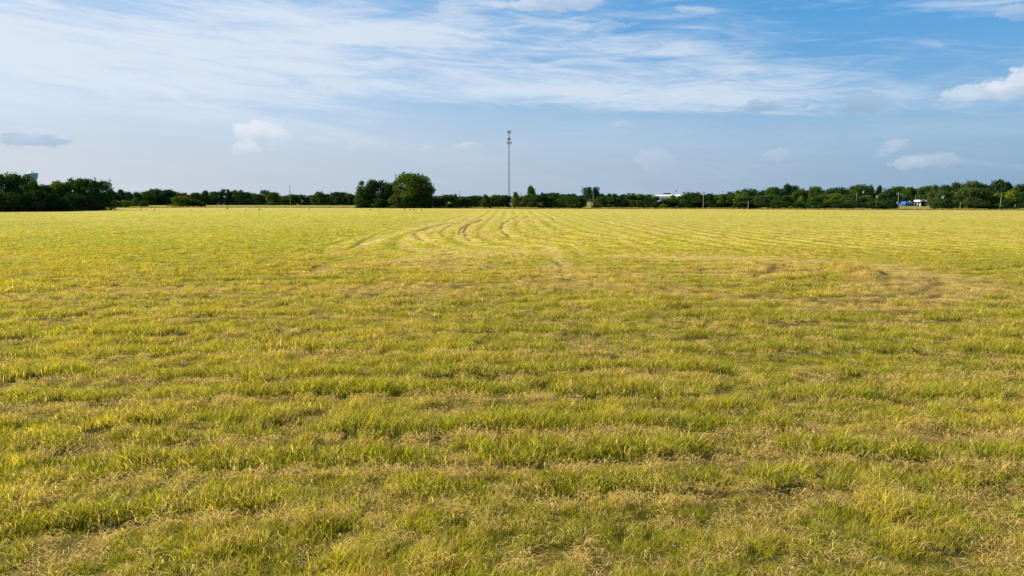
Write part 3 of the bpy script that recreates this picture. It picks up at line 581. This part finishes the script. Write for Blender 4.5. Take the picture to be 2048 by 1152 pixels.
row('crest of the right wood', 'tall trees at the back of the right wood', [(1449, 20, 390, 420, 'round', 'blue'), (1463, 26, 383, 420, 'round', 'blue'), (1478, 24, 380, 410, 'round', 'mid'), (1493, 30, 377, 400, 'round', 'mid'), (1508, 20, 378, 420, 'round', 'blue'), (1520, 24, 381, 410, 'round', 'blue'), (1532, 20, 380, 430, 'round', 'blue'),
    (1544, 26, 374, 400, 'round', 'mid'), (1560, 20, 376, 410, 'round', 'blue'), (1573, 26, 368, 400, 'tall', 'blue', 'tallest crown of the right wood left of the green road sign'), (1587, 22, 371, 410, 'round', 'blue'), (1600, 26, 377, 395, 'round', 'mid'), (1615, 24, 380, 400, 'round', 'blue'),
    (1630, 26, 373, 390, 'spreading', 'mid'), (1648, 24, 380, 400, 'round', 'blue'), (1672, 42, 375, 380, 'round', 'blue'), (1690, 24, 380, 400, 'round', 'mid'), (1706, 26, 371, 385, 'spreading', 'mid'), (1723, 30, 369, 380, 'spreading', 'mid'), (1741, 18, 370, 385, 'tall', 'mid'), (1757, 18, 371, 380, 'tall', 'dark'), (1773, 24, 377, 400, 'round', 'dark'),
    (1790, 24, 373, 520, 'round', 'mid'), (1802, 24, 373, 520, 'round', 'dark'), (1817, 26, 374, 510, 'round', 'mid'), (1833, 26, 377, 510, 'round', 'dark'), (1851, 30, 372, 500, 'round', 'mid'), (1872, 28, 370, 400, 'round', 'dark'), (1890, 26, 370, 400, 'round', 'dark'), (1911, 20, 364, 380, 'round', 'dark'), (1924, 16, 367, 385, 'round', 'mid'),
    (1941, 28, 362, 375, 'spreading', 'olive'), (1956, 22, 365, 380, 'round', 'dark'), (1968, 20, 369, 385, 'round', 'dark'), (1980, 20, 369, 385, 'round', 'mid'), (2000, 34, 360, 370, 'spreading', 'dark', 'spreading tallest crown of the right wood behind the white tilted pole'), (2014, 20, 366, 370, 'round', 'dark'), (2033, 24, 368, 365, 'round', 'dark'), (2052, 34, 367, 365, 'round', 'mid'), (2085, 40, 366, 365, 'round', 'dark')])
row('front of the right wood', 'trees along the front of the right wood', [(1452, 32, 388, 300, 'round', 'mid'), (1474, 28, 391, 298, 'round', 'bright'), (1494, 28, 391, 300, 'round', 'mid'), (1518, 38, 391, 298, 'round', 'olive'), (1546, 34, 388, 302, 'round', 'mid'), (1572, 30, 390, 298, 'round', 'dark'), (1590, 24, 384, 330, 'tall', 'mid'), (1603, 22, 392, 294, 'tall', 'bright', 'small yellowish tree just left of the green road sign'),
    (1629, 27, 392, 290, 'round', 'mid'), (1650, 28, 388, 300, 'round', 'olive'), (1668, 32, 387, 296, 'round', 'bright'), (1695, 32, 388, 292, 'round', 'mid'), (1716, 28, 394, 290, 'round', 'dark'), (1736, 34, 390, 292, 'round', 'olive'), (1762, 28, 387, 286, 'tall', 'mid'), (1780, 30, 380, 300, 'round', 'dark'), (1792, 20, 391, 470, 'round', 'dark'),
    (1808, 14, 394, 440, 'tall', 'dark', 'narrow dark tree between the sign board and the filling station'), (1873, 30, 379, 330, 'round', 'olive'), (1889, 34, 381, 310, 'round', 'olive'), (1935, 42, 375, 290, 'round', 'olive'), (1961, 38, 376, 292, 'round', 'dark'), (1980, 30, 384, 300, 'round', 'dark'), (1996, 30, 386, 292, 'tall', 'bright'), (2022, 38, 380, 296, 'tall', 'bright'), (2046, 30, 384, 310, 'round', 'dark'), (2080, 40, 380, 300, 'round', 'dark')])
row('foot of the right wood', 'shrubs along the foot of the right wood', [(1372, 34, 400, 304, 'shrub', 'dark'), (1394, 32, 400, 303, 'shrub', 'dark'), (1420, 36, 400, 302, 'shrub', 'dark'), (1450, 36, 402, 298, 'shrub', 'dark'), (1486, 40, 402, 292, 'shrub', 'dark'), (1522, 44, 402, 292, 'shrub', 'dark'), (1560, 44, 400, 290, 'shrub', 'dark'), (1597, 40, 403, 288, 'shrub', 'dark'), (1634, 44, 403, 284, 'shrub', 'dark'), (1672, 44, 400, 284, 'shrub', 'dark'), (1710, 44, 401, 282, 'shrub', 'dark'), (1746, 40, 402, 280, 'shrub', 'dark'), (1776, 34, 398, 279, 'shrub', 'dark'),
    (1886, 36, 397, 273, 'round', 'dark', 'dark low tree just in front of the tilted white sign panel'), (1911, 24, 399, 278, 'shrub', 'mid'), (1938, 30, 402, 276, 'shrub', 'olive'), (1963, 36, 398, 276, 'shrub', 'dark'), (1990, 26, 409, 274, 'shrub', 'dark'), (2016, 34, 398, 278, 'shrub', 'dark')])
row('at field edge', 'small bright bushes at the field edge', [(1327, 17, 408, 300, 'shrub', 'bright', 'small bright shrub in front of the white metal building'), (1354, 12, 411, 300, 'shrub', 'olive', 'small reddish-olive shrub in the gap before the white metal building'), (1583, 11, 411, 284, 'shrub', 'bright', 'small pale yellow shrub left of the green road sign'), (1898, 9, 411, 272, 'shrub', 'bright', 'tiny bright shrub between two dark trees left of the short pale post'),
    (2004, 9, 411, 272, 'shrub', 'bright', 'tiny bright shrub at the foot of the white tilted pole'), (1186, 6, 411, 312, 'shrub', 'dark', 'tiny dark shrub in the pasture gap right of the yellow marker sign')])
# weeds standing in the stubble
for k_, (px, py, hh) in enumerate([(36, 428, 4), (282, 420, 5), (293, 420, 4), (309, 421, 5), (382, 421.5, 4), (455, 418, 6), (492, 421, 5), (519, 420.5, 7), (571, 421, 4), (618, 419, 5), (740, 420.5, 6), (759, 421, 4), (809, 420, 6), (820, 421, 5), (843, 421, 5), (828, 421.5, 6)]):
    gx_, gy_ = ground(px, py); e = empty('weed', (gx_, gy_, 0), tr.random() * 6, (hh * .5 * mpp(gy_), hh * .5 * mpp(gy_), hh * .42 * mpp(gy_)))
    tag(e, f'tiny dark weed standing in the pale far strip, {ORD[k_]} from the left', 'weed', 'weeds in the far strip')
    for nm, m in (('stem', PROTO['shrub'][0][1]), ('foliage', crown_for('shrub', k_ % 3, 'olive' if k_ % 2 else 'mid'))):
        o = bpy.data.objects.new(nm, m); C.collection.objects.link(o); o.parent = e
# far-off wood closing the horizon
def far_wood():
    r = np.random.default_rng(8); V = []; A = []
    for i_ in range(900):
        px = -150 + 2350 * r.random(); d = 800 + 250 * r.random(); top = 392.5 - 2.5 * math.sin(px * .011) - 3 * r.random() - (4 if px > 1440 else 0)
        p = at(px, top, d); m = 90; u = r.normal(size=(m, 3)); u /= np.linalg.norm(u, axis=1)[:, None]
        hh = p.z; c = np.array((p.x, d, hh * .5)) + u * np.array((5.5, 5.5, hh * .5)) * (.7 + .3 * r.random((m, 1)))
        a1 = np.cross(u, r.normal(size=(m, 3))); a1 /= np.linalg.norm(a1, axis=1)[:, None]; a2 = np.cross(u, a1); s = (.5 + .6 * r.random(m))[:, None]
        V.append(np.stack([c - a1 * s, c - a2 * s, c + a1 * s, c + a2 * s], 1).reshape(-1, 3)); tv = r.random()
        A.append(np.repeat(np.stack([np.full(m, tv), .75 + .5 * r.random(m), np.zeros(m)], 1), 4, 0))
    V = np.concatenate(V); me = npmesh('far_wood', V, np.arange(len(V)).reshape(-1, 4)); ca = me.attributes.new('lv', 'FLOAT_VECTOR', 'POINT'); ca.data.foreach_set('vector', np.concatenate(A).astype(np.float32).ravel())
    tag(link('far_wood', me, LM['blue']), 'distant blue-green wood along the horizon', 'wood', kind='stuff')
far_wood()

# ------------------------------------------------------------------ built things
steel = mat('galvanised_steel', (.30, .31, .34), .5, .6); panel = mat('antenna_panel', (.22, .22, .25), .6); tank_m = mat('tank_paint', (.24, .36, .50), .5, scale=.3, var=.06)
pale_blue = mat('pale_tank_paint', (.48, .54, .60), .6, scale=.3, var=.05)
wood = mat('weathered_wood', (.20, .16, .12), .9, scale=6); pale = mat('pale_metal', (.30, .29, .26), .6); white = mat('white_paint', (.80, .80, .78), .5, var=.04)
grey = mat('grey_cladding', (.34, .35, .37), .6); brown = mat('brown_roof', (.16, .10, .08), .9); blue = mat('blue_paint', (.015, .10, .42), .45, var=.05); lblue = mat('light_blue_lettering', (.35, .55, .75), .5)
red = mat('red_paint', (.50, .03, .04), .5); yel = mat('yellow_sheeting', (.80, .72, .03), .5, var=.03); teal = mat('green_sheeting', (.02, .42, .33), .5, var=.04); glass = mat('dark_glass', (.02, .025, .03), .15, spec=.6); navy = mat('navy_cloth', (.02, .03, .10), .8)
conc = mat('concrete', (.38, .37, .35), .9)
# lattice mast
D = 600; p = at(1018, 398, D); hT = at(1018, 259, D).z; e = empty('lattice_mast', (p.x, p.y, 0)); tag(e, 'tall slim grey lattice telecom mast with three antenna rings', 'mast')
MB().box(-1.6, 1.6, -1.6, 1.6, -.1, .5).build('foundation', conc, e)
def mw(z): return .78 - .26 * z / hT
legs = [[(mw(z) * math.cos(a), mw(z) * math.sin(a), z) for z in (.5, hT * .5, hT - 3)] for a in (.3, .3 + 2.094, .3 + 4.189)]
for lg in legs:
    b = MB(); b.tube(lg[0], lg[1], .11, .10, 6); b.tube(lg[1], lg[2], .10, .08, 6); b.build('leg', steel, e)
b = MB(); nz = 46
for k_ in range(nz):
    z0 = .5 + (hT - 3.5) * k_ / nz; z1 = .5 + (hT - 3.5) * (k_ + 1) / nz
    for j in range(3):
        a, c = .3 + 2.094 * j, .3 + 2.094 * (j + 1)
        if k_ % 2: a, c = c, a
        b.tube((mw(z0) * math.cos(a), mw(z0) * math.sin(a), z0), (mw(z1) * math.cos(c), mw(z1) * math.sin(c), z1), .05, .05, 4)
        b.tube((mw(z1) * math.cos(a), mw(z1) * math.sin(a), z1), (mw(z1) * math.cos(c), mw(z1) * math.sin(c), z1), .045, .045, 4)
b.build('bracing', steel, e)
MB().tube((0, 0, .5), (0, 0, hT - 1.0), .16, .12, 8).build('cable_run', panel, e)
MB().tube((0, 0, hT - 3), (0, 0, hT + .3), .07, .03, 6).build('lightning_rod', steel, e)
for zc, rad, ph_, tall_ in ((hT - 2.0, 1.55, 2.4, 1), (hT - 8.0, 1.25, 1.9, 1), (hT - 11.3, 1.95, 2.2, 1)):
    b = MB(); n_ = 12
    for k_ in range(n_):
        a, c = 2 * math.pi * k_ / n_, 2 * math.pi * (k_ + 1) / n_
        b.tube((rad * .85 * math.cos(a), rad * .85 * math.sin(a), zc), (rad * .85 * math.cos(c), rad * .85 * math.sin(c), zc), .06, .06, 5)
    for k_ in range(3): a = 2.094 * k_ + .4; b.tube((0, 0, zc), (rad * math.cos(a), rad * math.sin(a), zc), .08, .06, 5)
    fr = b.build('antenna_ring', steel, e)
    for k_ in range(9):
        a = 2 * math.pi * k_ / 9 + .2; q = MB().box(-.11, .11, -.19, .19, -ph_ / 2, ph_ / 2).build('antenna_panel', panel, fr)
        q.location = (rad * math.cos(a), rad * math.sin(a), zc + (k_ % 3 - 1) * .25); q.rotation_euler = (0, 0, a)
# equipment shed at mast foot
p = at(1022, 398, 560); e = empty('equipment_shed', (p.x, p.y, 0)); tag(e, 'small pale equipment shed with brown roof at the foot of the lattice mast', 'shed')
MB().box(-2.2, 2.2, -1.8, 1.8, 0, 2.9).build('wall', pale, e); MB().poly([(-2.5, -2.1, 2.9), (2.5, -2.1, 2.9), (2.5, 0, 4.2), (-2.5, 0, 4.2)]).poly([(-2.5, 2.1, 2.9), (-2.5, 0, 4.2), (2.5, 0, 4.2), (2.5, 2.1, 2.9)]).poly([(-2.5, -2.1, 2.9), (-2.5, 0, 4.2), (-2.5, 2.1, 2.9)]).poly([(2.5, -2.1, 2.9), (2.5, 2.1, 2.9), (2.5, 0, 4.2)]).build('roof', brown, e)
MB().box(-.5, .5, -1.86, -1.803, .05, 2.1).build('door', grey, e)
# water tower
D = 900; p = at(70, 398, D); zt = at(70, 344.5, D).z; R0 = 9.0 * mpp(D); e = empty('water_tower', (p.x, p.y, 0)); tag(e, 'blue-grey goblet-shaped water tower rising behind the dark left wood', 'water tower')
prof = [(R0 * .40, zt - 14.5), (R0 * .52, zt - 12), (R0 * .70, zt - 9), (R0 * .86, zt - 6), (R0 * .96, zt - 3.4), (R0, zt - 1.6)]
MB().lathe([(R0 * .45, 0), (R0 * .36, 6), (R0 * .34, zt - 16), (R0 * .40, zt - 14.5)]).build('shaft', pale_blue, e, True)
tk = MB().lathe(prof).build('tank', tank_m, e, True)
MB().lathe([(R0 + .05, zt - 1.6), (R0 * .97, zt - 1.1), (R0 * .6, zt - .35), (0.02, zt)]).build('tank_roof', pale_blue, e, True)
b = MB(); [b.tube((R0 * .5 * math.cos(a), R0 * .5 * math.sin(a), zt - .4), (R0 * .5 * math.cos(a), R0 * .5 * math.sin(a), zt + .8), .05) for a in [k_ * .7854 for k_ in range(8)]]
[b.tube((R0 * .5 * math.cos(k_ * .7854), R0 * .5 * math.sin(k_ * .7854), zt + .8), (R0 * .5 * math.cos((k_ + 1) * .7854), R0 * .5 * math.sin((k_ + 1) * .7854), zt + .8), .05) for k_ in range(8)]
b.build('railing', steel, e)
MB().lathe([(1.1, zt - .3), (1.1, zt + 1.0), (.9, zt + 1.3), (.02, zt + 1.4)], 16).build('vent', white, e).location = (-1.9, 0, 0)
MB().tube((.9, 0, zt - .2), (.9, 0, zt + 2.6), .16, .1).build('beacon', panel, e)
# poles
def pole(px, top, base, r_, m, label, arm=0, name='utility_pole', cat='utility pole', d=None, lean=0., head=False, group=None):
    if d is None: d = ground(px, base)[1]
    p = at(px, 398, d); hh = at(px, top, d).z; e = empty(name, (p.x, p.y, 0)); tag(e, label, cat, group)
    MB().tube((0, 0, -.3), (lean, 0, hh), r_ * 1.15, r_ * .8, 8).build('shaft', m, e)
    if arm:
        b = MB().box(lean - arm, lean + arm, -r_ - .12, -r_ - .003, hh - .9, hh - .7).build('crossarm', m, e)
        for xx in (-arm * .85, -arm * .4, arm * .4, arm * .85): MB().tube((lean + xx, -r_ - .06, hh - .697), (lean + xx, -r_ - .06, hh - .45), .06, .04, 6).build('insulator', grey, b)
    if head: MB().box(lean - .7, lean + .7, -.2, .2, hh + .003, hh + .5).build('lamp_head', panel, e)
    return e
pole(580.5, 371, 0, .20, wood, 'tall bare wooden pole before the distant left hedgerow', d=440)
pole(919.5, 381, 415.3, .14, wood, 'slim grey wooden pole right of the big broad oak')
pole(1042, 385, 0, .14, wood, 'small far pole with crossarm just right of the lattice mast', arm=1.3, d=500)
pole(1186.5, 385, 0, .11, pale, 'thin pale pole in front of the twin-topped tall tree', d=325)
pole(1407, 382, 417.6, .16, wood, 'wooden pole standing at the field edge right of white metal building', arm=.7)
pole(1497, 403, 418.6, .10, pale, 'short pale grey post at the field edge', name='post', cat='post')
pole(1431, 386, 0, .14, steel, 'thin far pole, leftmost of the three above the hedge', d=620, name='light_pole', cat='light pole', group='far light poles above the hedge')
pole(1439, 385, 0, .14, steel, 'thin far pole, middle of the three above the hedge', d=620, name='light_pole', cat='light pole', group='far light poles above the hedge')
pole(1445, 383, 0, .16, steel, 'far pole with a dark lamp head, rightmost of three above the hedge', d=600, name='light_pole', cat='light pole', head=True, group='far light poles above the hedge')
pole(1713, 385, 0, .08, pale, 'pale bare pole rising out of the right wood', d=288)
pole(1796.5, 384, 0, .08, pale, 'white pole with crossarm above the blue and white sign board', arm=1.0, d=275)
pole(1830.5, 390, 419.2, .07, pale, 'thin white pole in front of the blue filling station', name='light_pole', cat='light pole')
pole(1862, 397, 0, .09, pale, 'short pale post at the right end of the filling station canopy', name='post', cat='post', d=360)
pole(1921.5, 404, 419.6, .08, pale, 'short pale post at the field edge between right wood trees', name='post', cat='post')
pole(2001, 387, 0, .075, pale, 'white tilted pole before the yellow-green trees at the right', lean=.3, d=272)
pole(2031, 400, 418.5, .08, pale, 'rightmost slim pale post at the field edge', name='post', cat='post')
# signs
def sign(px, y0, y1, wpx, m, base, label, shape='rect', postm=pale):
    gx_, d = ground(px, base); z1 = at(px, y0, d).z; z0 = at(px, y1, d).z; wm = wpx * mpp(d) / 2; e = empty('road_sign', (gx_, d, 0)); tag(e, label, 'sign')
    MB().tube((0, .04, -.2), (0, .04, z1), .06, .06, 6).build('post', postm, e)
    if shape == 'diamond':
        c = (z0 + z1) / 2; h_ = (z1 - z0) / 2; b = MB(); b.v = [(0, -.06, z0), (wm, -.06, c), (0, -.06, z1), (-wm, -.06, c), (0, -.025, z0), (wm, -.025, c), (0, -.025, z1), (-wm, -.025, c)]
        b.f = [(0, 1, 2, 3), (7, 6, 5, 4), (0, 4, 5, 1), (1, 5, 6, 2), (2, 6, 7, 3), (3, 7, 4, 0)]; b.build('panel', m, e)
    else: MB().box(-wm, wm, -.06, -.025, z0, z1).build('panel', m, e)
sign(1156.5, 407.5, 413, 2.6, yel, 417, 'narrow yellow marker sign in front of a dark hedge bush', 'diamond')
sign(1381.5, 410, 414.5, 2.0, white, 417, 'small white marker sign before the hedge left of the wooden pole')
sign(1624, 411, 415.3, 4.6, teal, 418.6, 'small green road sign in front of the right wood')
# tilted white sign panel
D = 277; p = at(1888, 398, D); e = empty('tilted_sign', (p.x - .9, p.y, 0), 0); e.rotation_euler = (0, R(7), 0); tag(e, 'tall narrow white sign panel leaning right above a dark tree', 'sign')
z0, z1 = at(1889, 401, D).z, at(1889, 392, D).z
MB().tube((-.25, .05, -.2), (-.25, .05, z1), .06).build('post', wood, e); MB().box(-.55, .15, -.08, -.042, z0 - .05, z1).build('panel', white, e)
p = at(1753, 393, 276); e = empty('dish_antenna', (p.x, 276, 0)); tag(e, 'small round white dish on a thin post within the right wood', 'dish')
MB().tube((0, 0, 0), (0, 0, p.z), .04).build('post', wood, e)
b = MB().lathe([(.02, 0), (.25, .03), (.42, .12), (.44, .14), (.25, .06), (.02, .03)], 16).build('reflector', white, e, True); b.location = (0, -.08, p.z); b.rotation_euler = (R(-90) + math.pi, 0, 0)
# white metal building with flag
D = 470; k_ = mpp(D); p = at(1340, 398, D); e = empty('metal_building', (p.x, p.y, 0)); tag(e, 'long white-roofed metal building half hidden behind the hedge', 'building')
zr, zf, zw = at(0, 391.6, D).z, at(0, 395.6, D).z, at(0, 398, D).z
MB().box(-20 * k_, 26 * k_, .6, 14, 0, zf - .003).build('wall', grey, e)
MB().box(-27 * k_, 28 * k_, -1.2, 15, zf, zr).build('fascia', white, e)
b = MB().poly([(-27 * k_, -1.2, zr + .003), (28 * k_, -1.2, zr + .003), (28 * k_, 7, zr + .8), (-27 * k_, 7, zr + .8)]).poly([(-27 * k_, 15, zr + .003), (-27 * k_, 7, zr + .8), (28 * k_, 7, zr + .8), (28 * k_, 15, zr + .003)]).build('roof', white, e)
for xx in (-20, 19): MB().box((xx - 1.8) * k_, (xx + 1.8) * k_, -.6, .597, 0, zf - .003).build('pier', white, e)
for xx in (-12, -2, 8): MB().box((xx - 2) * k_, (xx + 2) * k_, .52, .597, .1, 2.6).build('door', pale, e)
D = 450; p = at(1353.5, 398, D); zt = at(0, 379, D).z; e = empty('flagpole', (p.x, p.y, 0)); tag(e, 'thin flagpole with a dark drooping flag above the white metal building', 'flagpole')
MB().tube((0, 0, 0), (0, 0, zt), .06, .035).build('shaft', pale, e)
FL = MB(); k_ = mpp(D)
def fgrid(u0, u1, v0, v1, name, m):
    b = MB(); nu, nv = 6, 5
    for j in range(nv + 1):
        for i_ in range(nu + 1):
            u = u0 + (u1 - u0) * i_ / nu; v = v0 + (v1 - v0) * j / nv
            b.v.append((-.05 - u * 5.2 * k_, .25 * math.sin(u * 7 + v), zt - .15 - u * 4.6 * k_ - v * 2.4 * k_))
    for j in range(nv):
        for i_ in range(nu): q = j * (nu + 1) + i_; b.f.append((q, q + 1, q + nu + 2, q + nu + 1))
    o = b.build(name, m, e); so_ = o.modifiers.new('thick', 'SOLIDIFY'); so_.thickness = .02; return o
fgrid(0, .42, 0, .52, 'flag_canton', navy)
for s_ in range(7):
    v0, v1 = s_ / 7, (s_ + 1) / 7; fgrid(0 if v0 > .5 else .425, 1, v0, v1, 'flag_stripe', red if s_ % 2 == 0 else white)
# filling station
D = 420; k_ = mpp(D); p = at(1825, 398, D); e = empty('store_building', (p.x, p.y, 0)); tag(e, 'long low blue-fronted store building with pale lettering left of the white canopy', 'store')
z = lambda py: at(0, py, D).z
MB().box(-13 * k_, 13 * k_, 0, 9, 0, z(408.3) - .003).build('wall', glass, e); MB().box(-13.3 * k_, 13.3 * k_, -.5, 9.2, z(408.3), z(403)).build('fascia', blue, e)
for i_, (x0, x1) in enumerate([(-11.2, -9.6), (-9.2, -8.4), (-8, -6.9), (-6.5, -5.6), (-5.2, -4.0), (-3.6, -2.8), (-2.4, -1.3)]): MB().box(x0 * k_, x1 * k_, -.54, -.503, z(406.6) + (i_ % 2) * .1, z(404.4)).build('lettering', lblue, e)
MB().box(-3 * k_, 0, .5, 2, z(403) + .003, z(402)).build('roof_unit', grey, e)
for xx in (-8, -2, 3, 8): MB().box((xx - 1) * k_, (xx + 1) * k_, -.06, -.003, .2, z(409.5)).build('window', grey, e)
D = 400; k_ = mpp(D); p = at(1847, 398, D); e = empty('fuel_canopy', (p.x, p.y, 0)); tag(e, 'white flat fuel canopy with a red section beside the blue store', 'canopy')
MB().box(-12.5 * k_, -8.0 * k_, -3, 3, z(403), z(400)).build('roof_panel', white, e); MB().box(-7.99 * k_, -3.6 * k_, -3, 3, z(403.05), z(400.1)).build('roof_panel', red, e)
MB().box(-3.59 * k_, 12.5 * k_, -3, 3, z(403), z(400)).build('roof_panel', white, e); MB().box(8.8 * k_, 11 * k_, -3.04, -3.003, z(402.6), z(400.4)).build('logo_panel', navy, e)
MB().box(-12.5 * k_, 12.5 * k_, 3.1, 3.3, 0, z(403)).build('back_wall', glass, e)
for xx in (-6, 5.5): MB().box((xx - .8) * k_, (xx + .8) * k_, -1, 1, 0, z(403) - .06).build('column', pale, e)
p = at(1836, 398, 395)
e = empty('fuel_pump', (at(1837, 398, 396).x, 396, 0)); tag(e, 'small pale fuel pump under the left end of the white canopy', 'fuel pump')
MB().box(-.5, .5, -.35, .35, 0, 1.6).build('body', pale, e); MB().box(-.55, .55, -.4, .4, 1.603, 1.95).build('header', lblue, e)
# blue and white sign board
D = 330; k_ = mpp(D); p = at(1798, 398, D); e = empty('sign_board', (p.x, p.y, 0)); tag(e, 'blue and white sign board with slanted white arm left of the filling station', 'sign')
z = lambda py: at(0, py, D).z
MB().box(-2 * k_, 5 * k_, -.12, .12, z(407.1), z(402.6)).build('upper_panel', blue, e)
b = MB(); pts = [(-1.2, 407.2), (.5, 411.2), (4.8, 411.2), (4.8, 407.2)]; b.v = [(x * k_, -.1, z(y)) for x, y in pts] + [(x * k_, .1, z(y)) for x, y in pts]; b.f = [(0, 1, 2, 3), (7, 6, 5, 4), (0, 4, 5, 1), (1, 5, 6, 2), (2, 6, 7, 3), (3, 7, 4, 0)]; b.build('lower_panel', white, e)
b = MB(); pts = [(-6.3, 406.6), (-5.6, 408.2), (-2.2, 405.8), (-2.4, 403)]; b.v = [(x * k_, -.1, z(y)) for x, y in pts] + [(x * k_, .1, z(y)) for x, y in pts]; b.f = [(0, 1, 2, 3), (7, 6, 5, 4), (0, 4, 5, 1), (1, 5, 6, 2), (2, 6, 7, 3), (3, 7, 4, 0)]; b.build('slanted_arm', white, e)
for xx in (.9, 4.2): MB().tube((xx * k_, .2, 0), (xx * k_, .2, z(407)), .08).build('post', pale, e)
# low shed and roofs
def shed(px, y0, base_d, wpx, m, rm, name, label):
    p = at(px, 398, base_d); hh = at(px, y0, base_d).z; w_ = wpx * mpp(base_d) / 2; e = empty(name, (p.x, p.y, 0)); tag(e, label, 'shed')
    MB().box(-w_, w_, 0, 4, 0, hh * .72).build('wall', m, e)
    MB().poly([(-w_ * 1.05, -.3, hh * .72 + .003), (w_ * 1.05, -.3, hh * .72 + .003), (w_ * 1.05, 2, hh), (-w_ * 1.05, 2, hh)]).poly([(-w_ * 1.05, 4.3, hh * .72 + .003), (-w_ * 1.05, 2, hh), (w_ * 1.05, 2, hh), (w_ * 1.05, 4.3, hh * .72 + .003)]).build('roof', rm, e)
    MB().box(-.6, .6, -.05, -.003, .05, min(1.8, hh * .6)).build('door', grey, e)
shed(224, 402.2, 345, 17, brown, pale, 'low_shed', 'low shed with pale roof beside the end of the dark left wood')
shed(2046, 405.5, 330, 10, brown, pale, 'small_shed', 'small pale-roofed shed at the right edge of the photo')
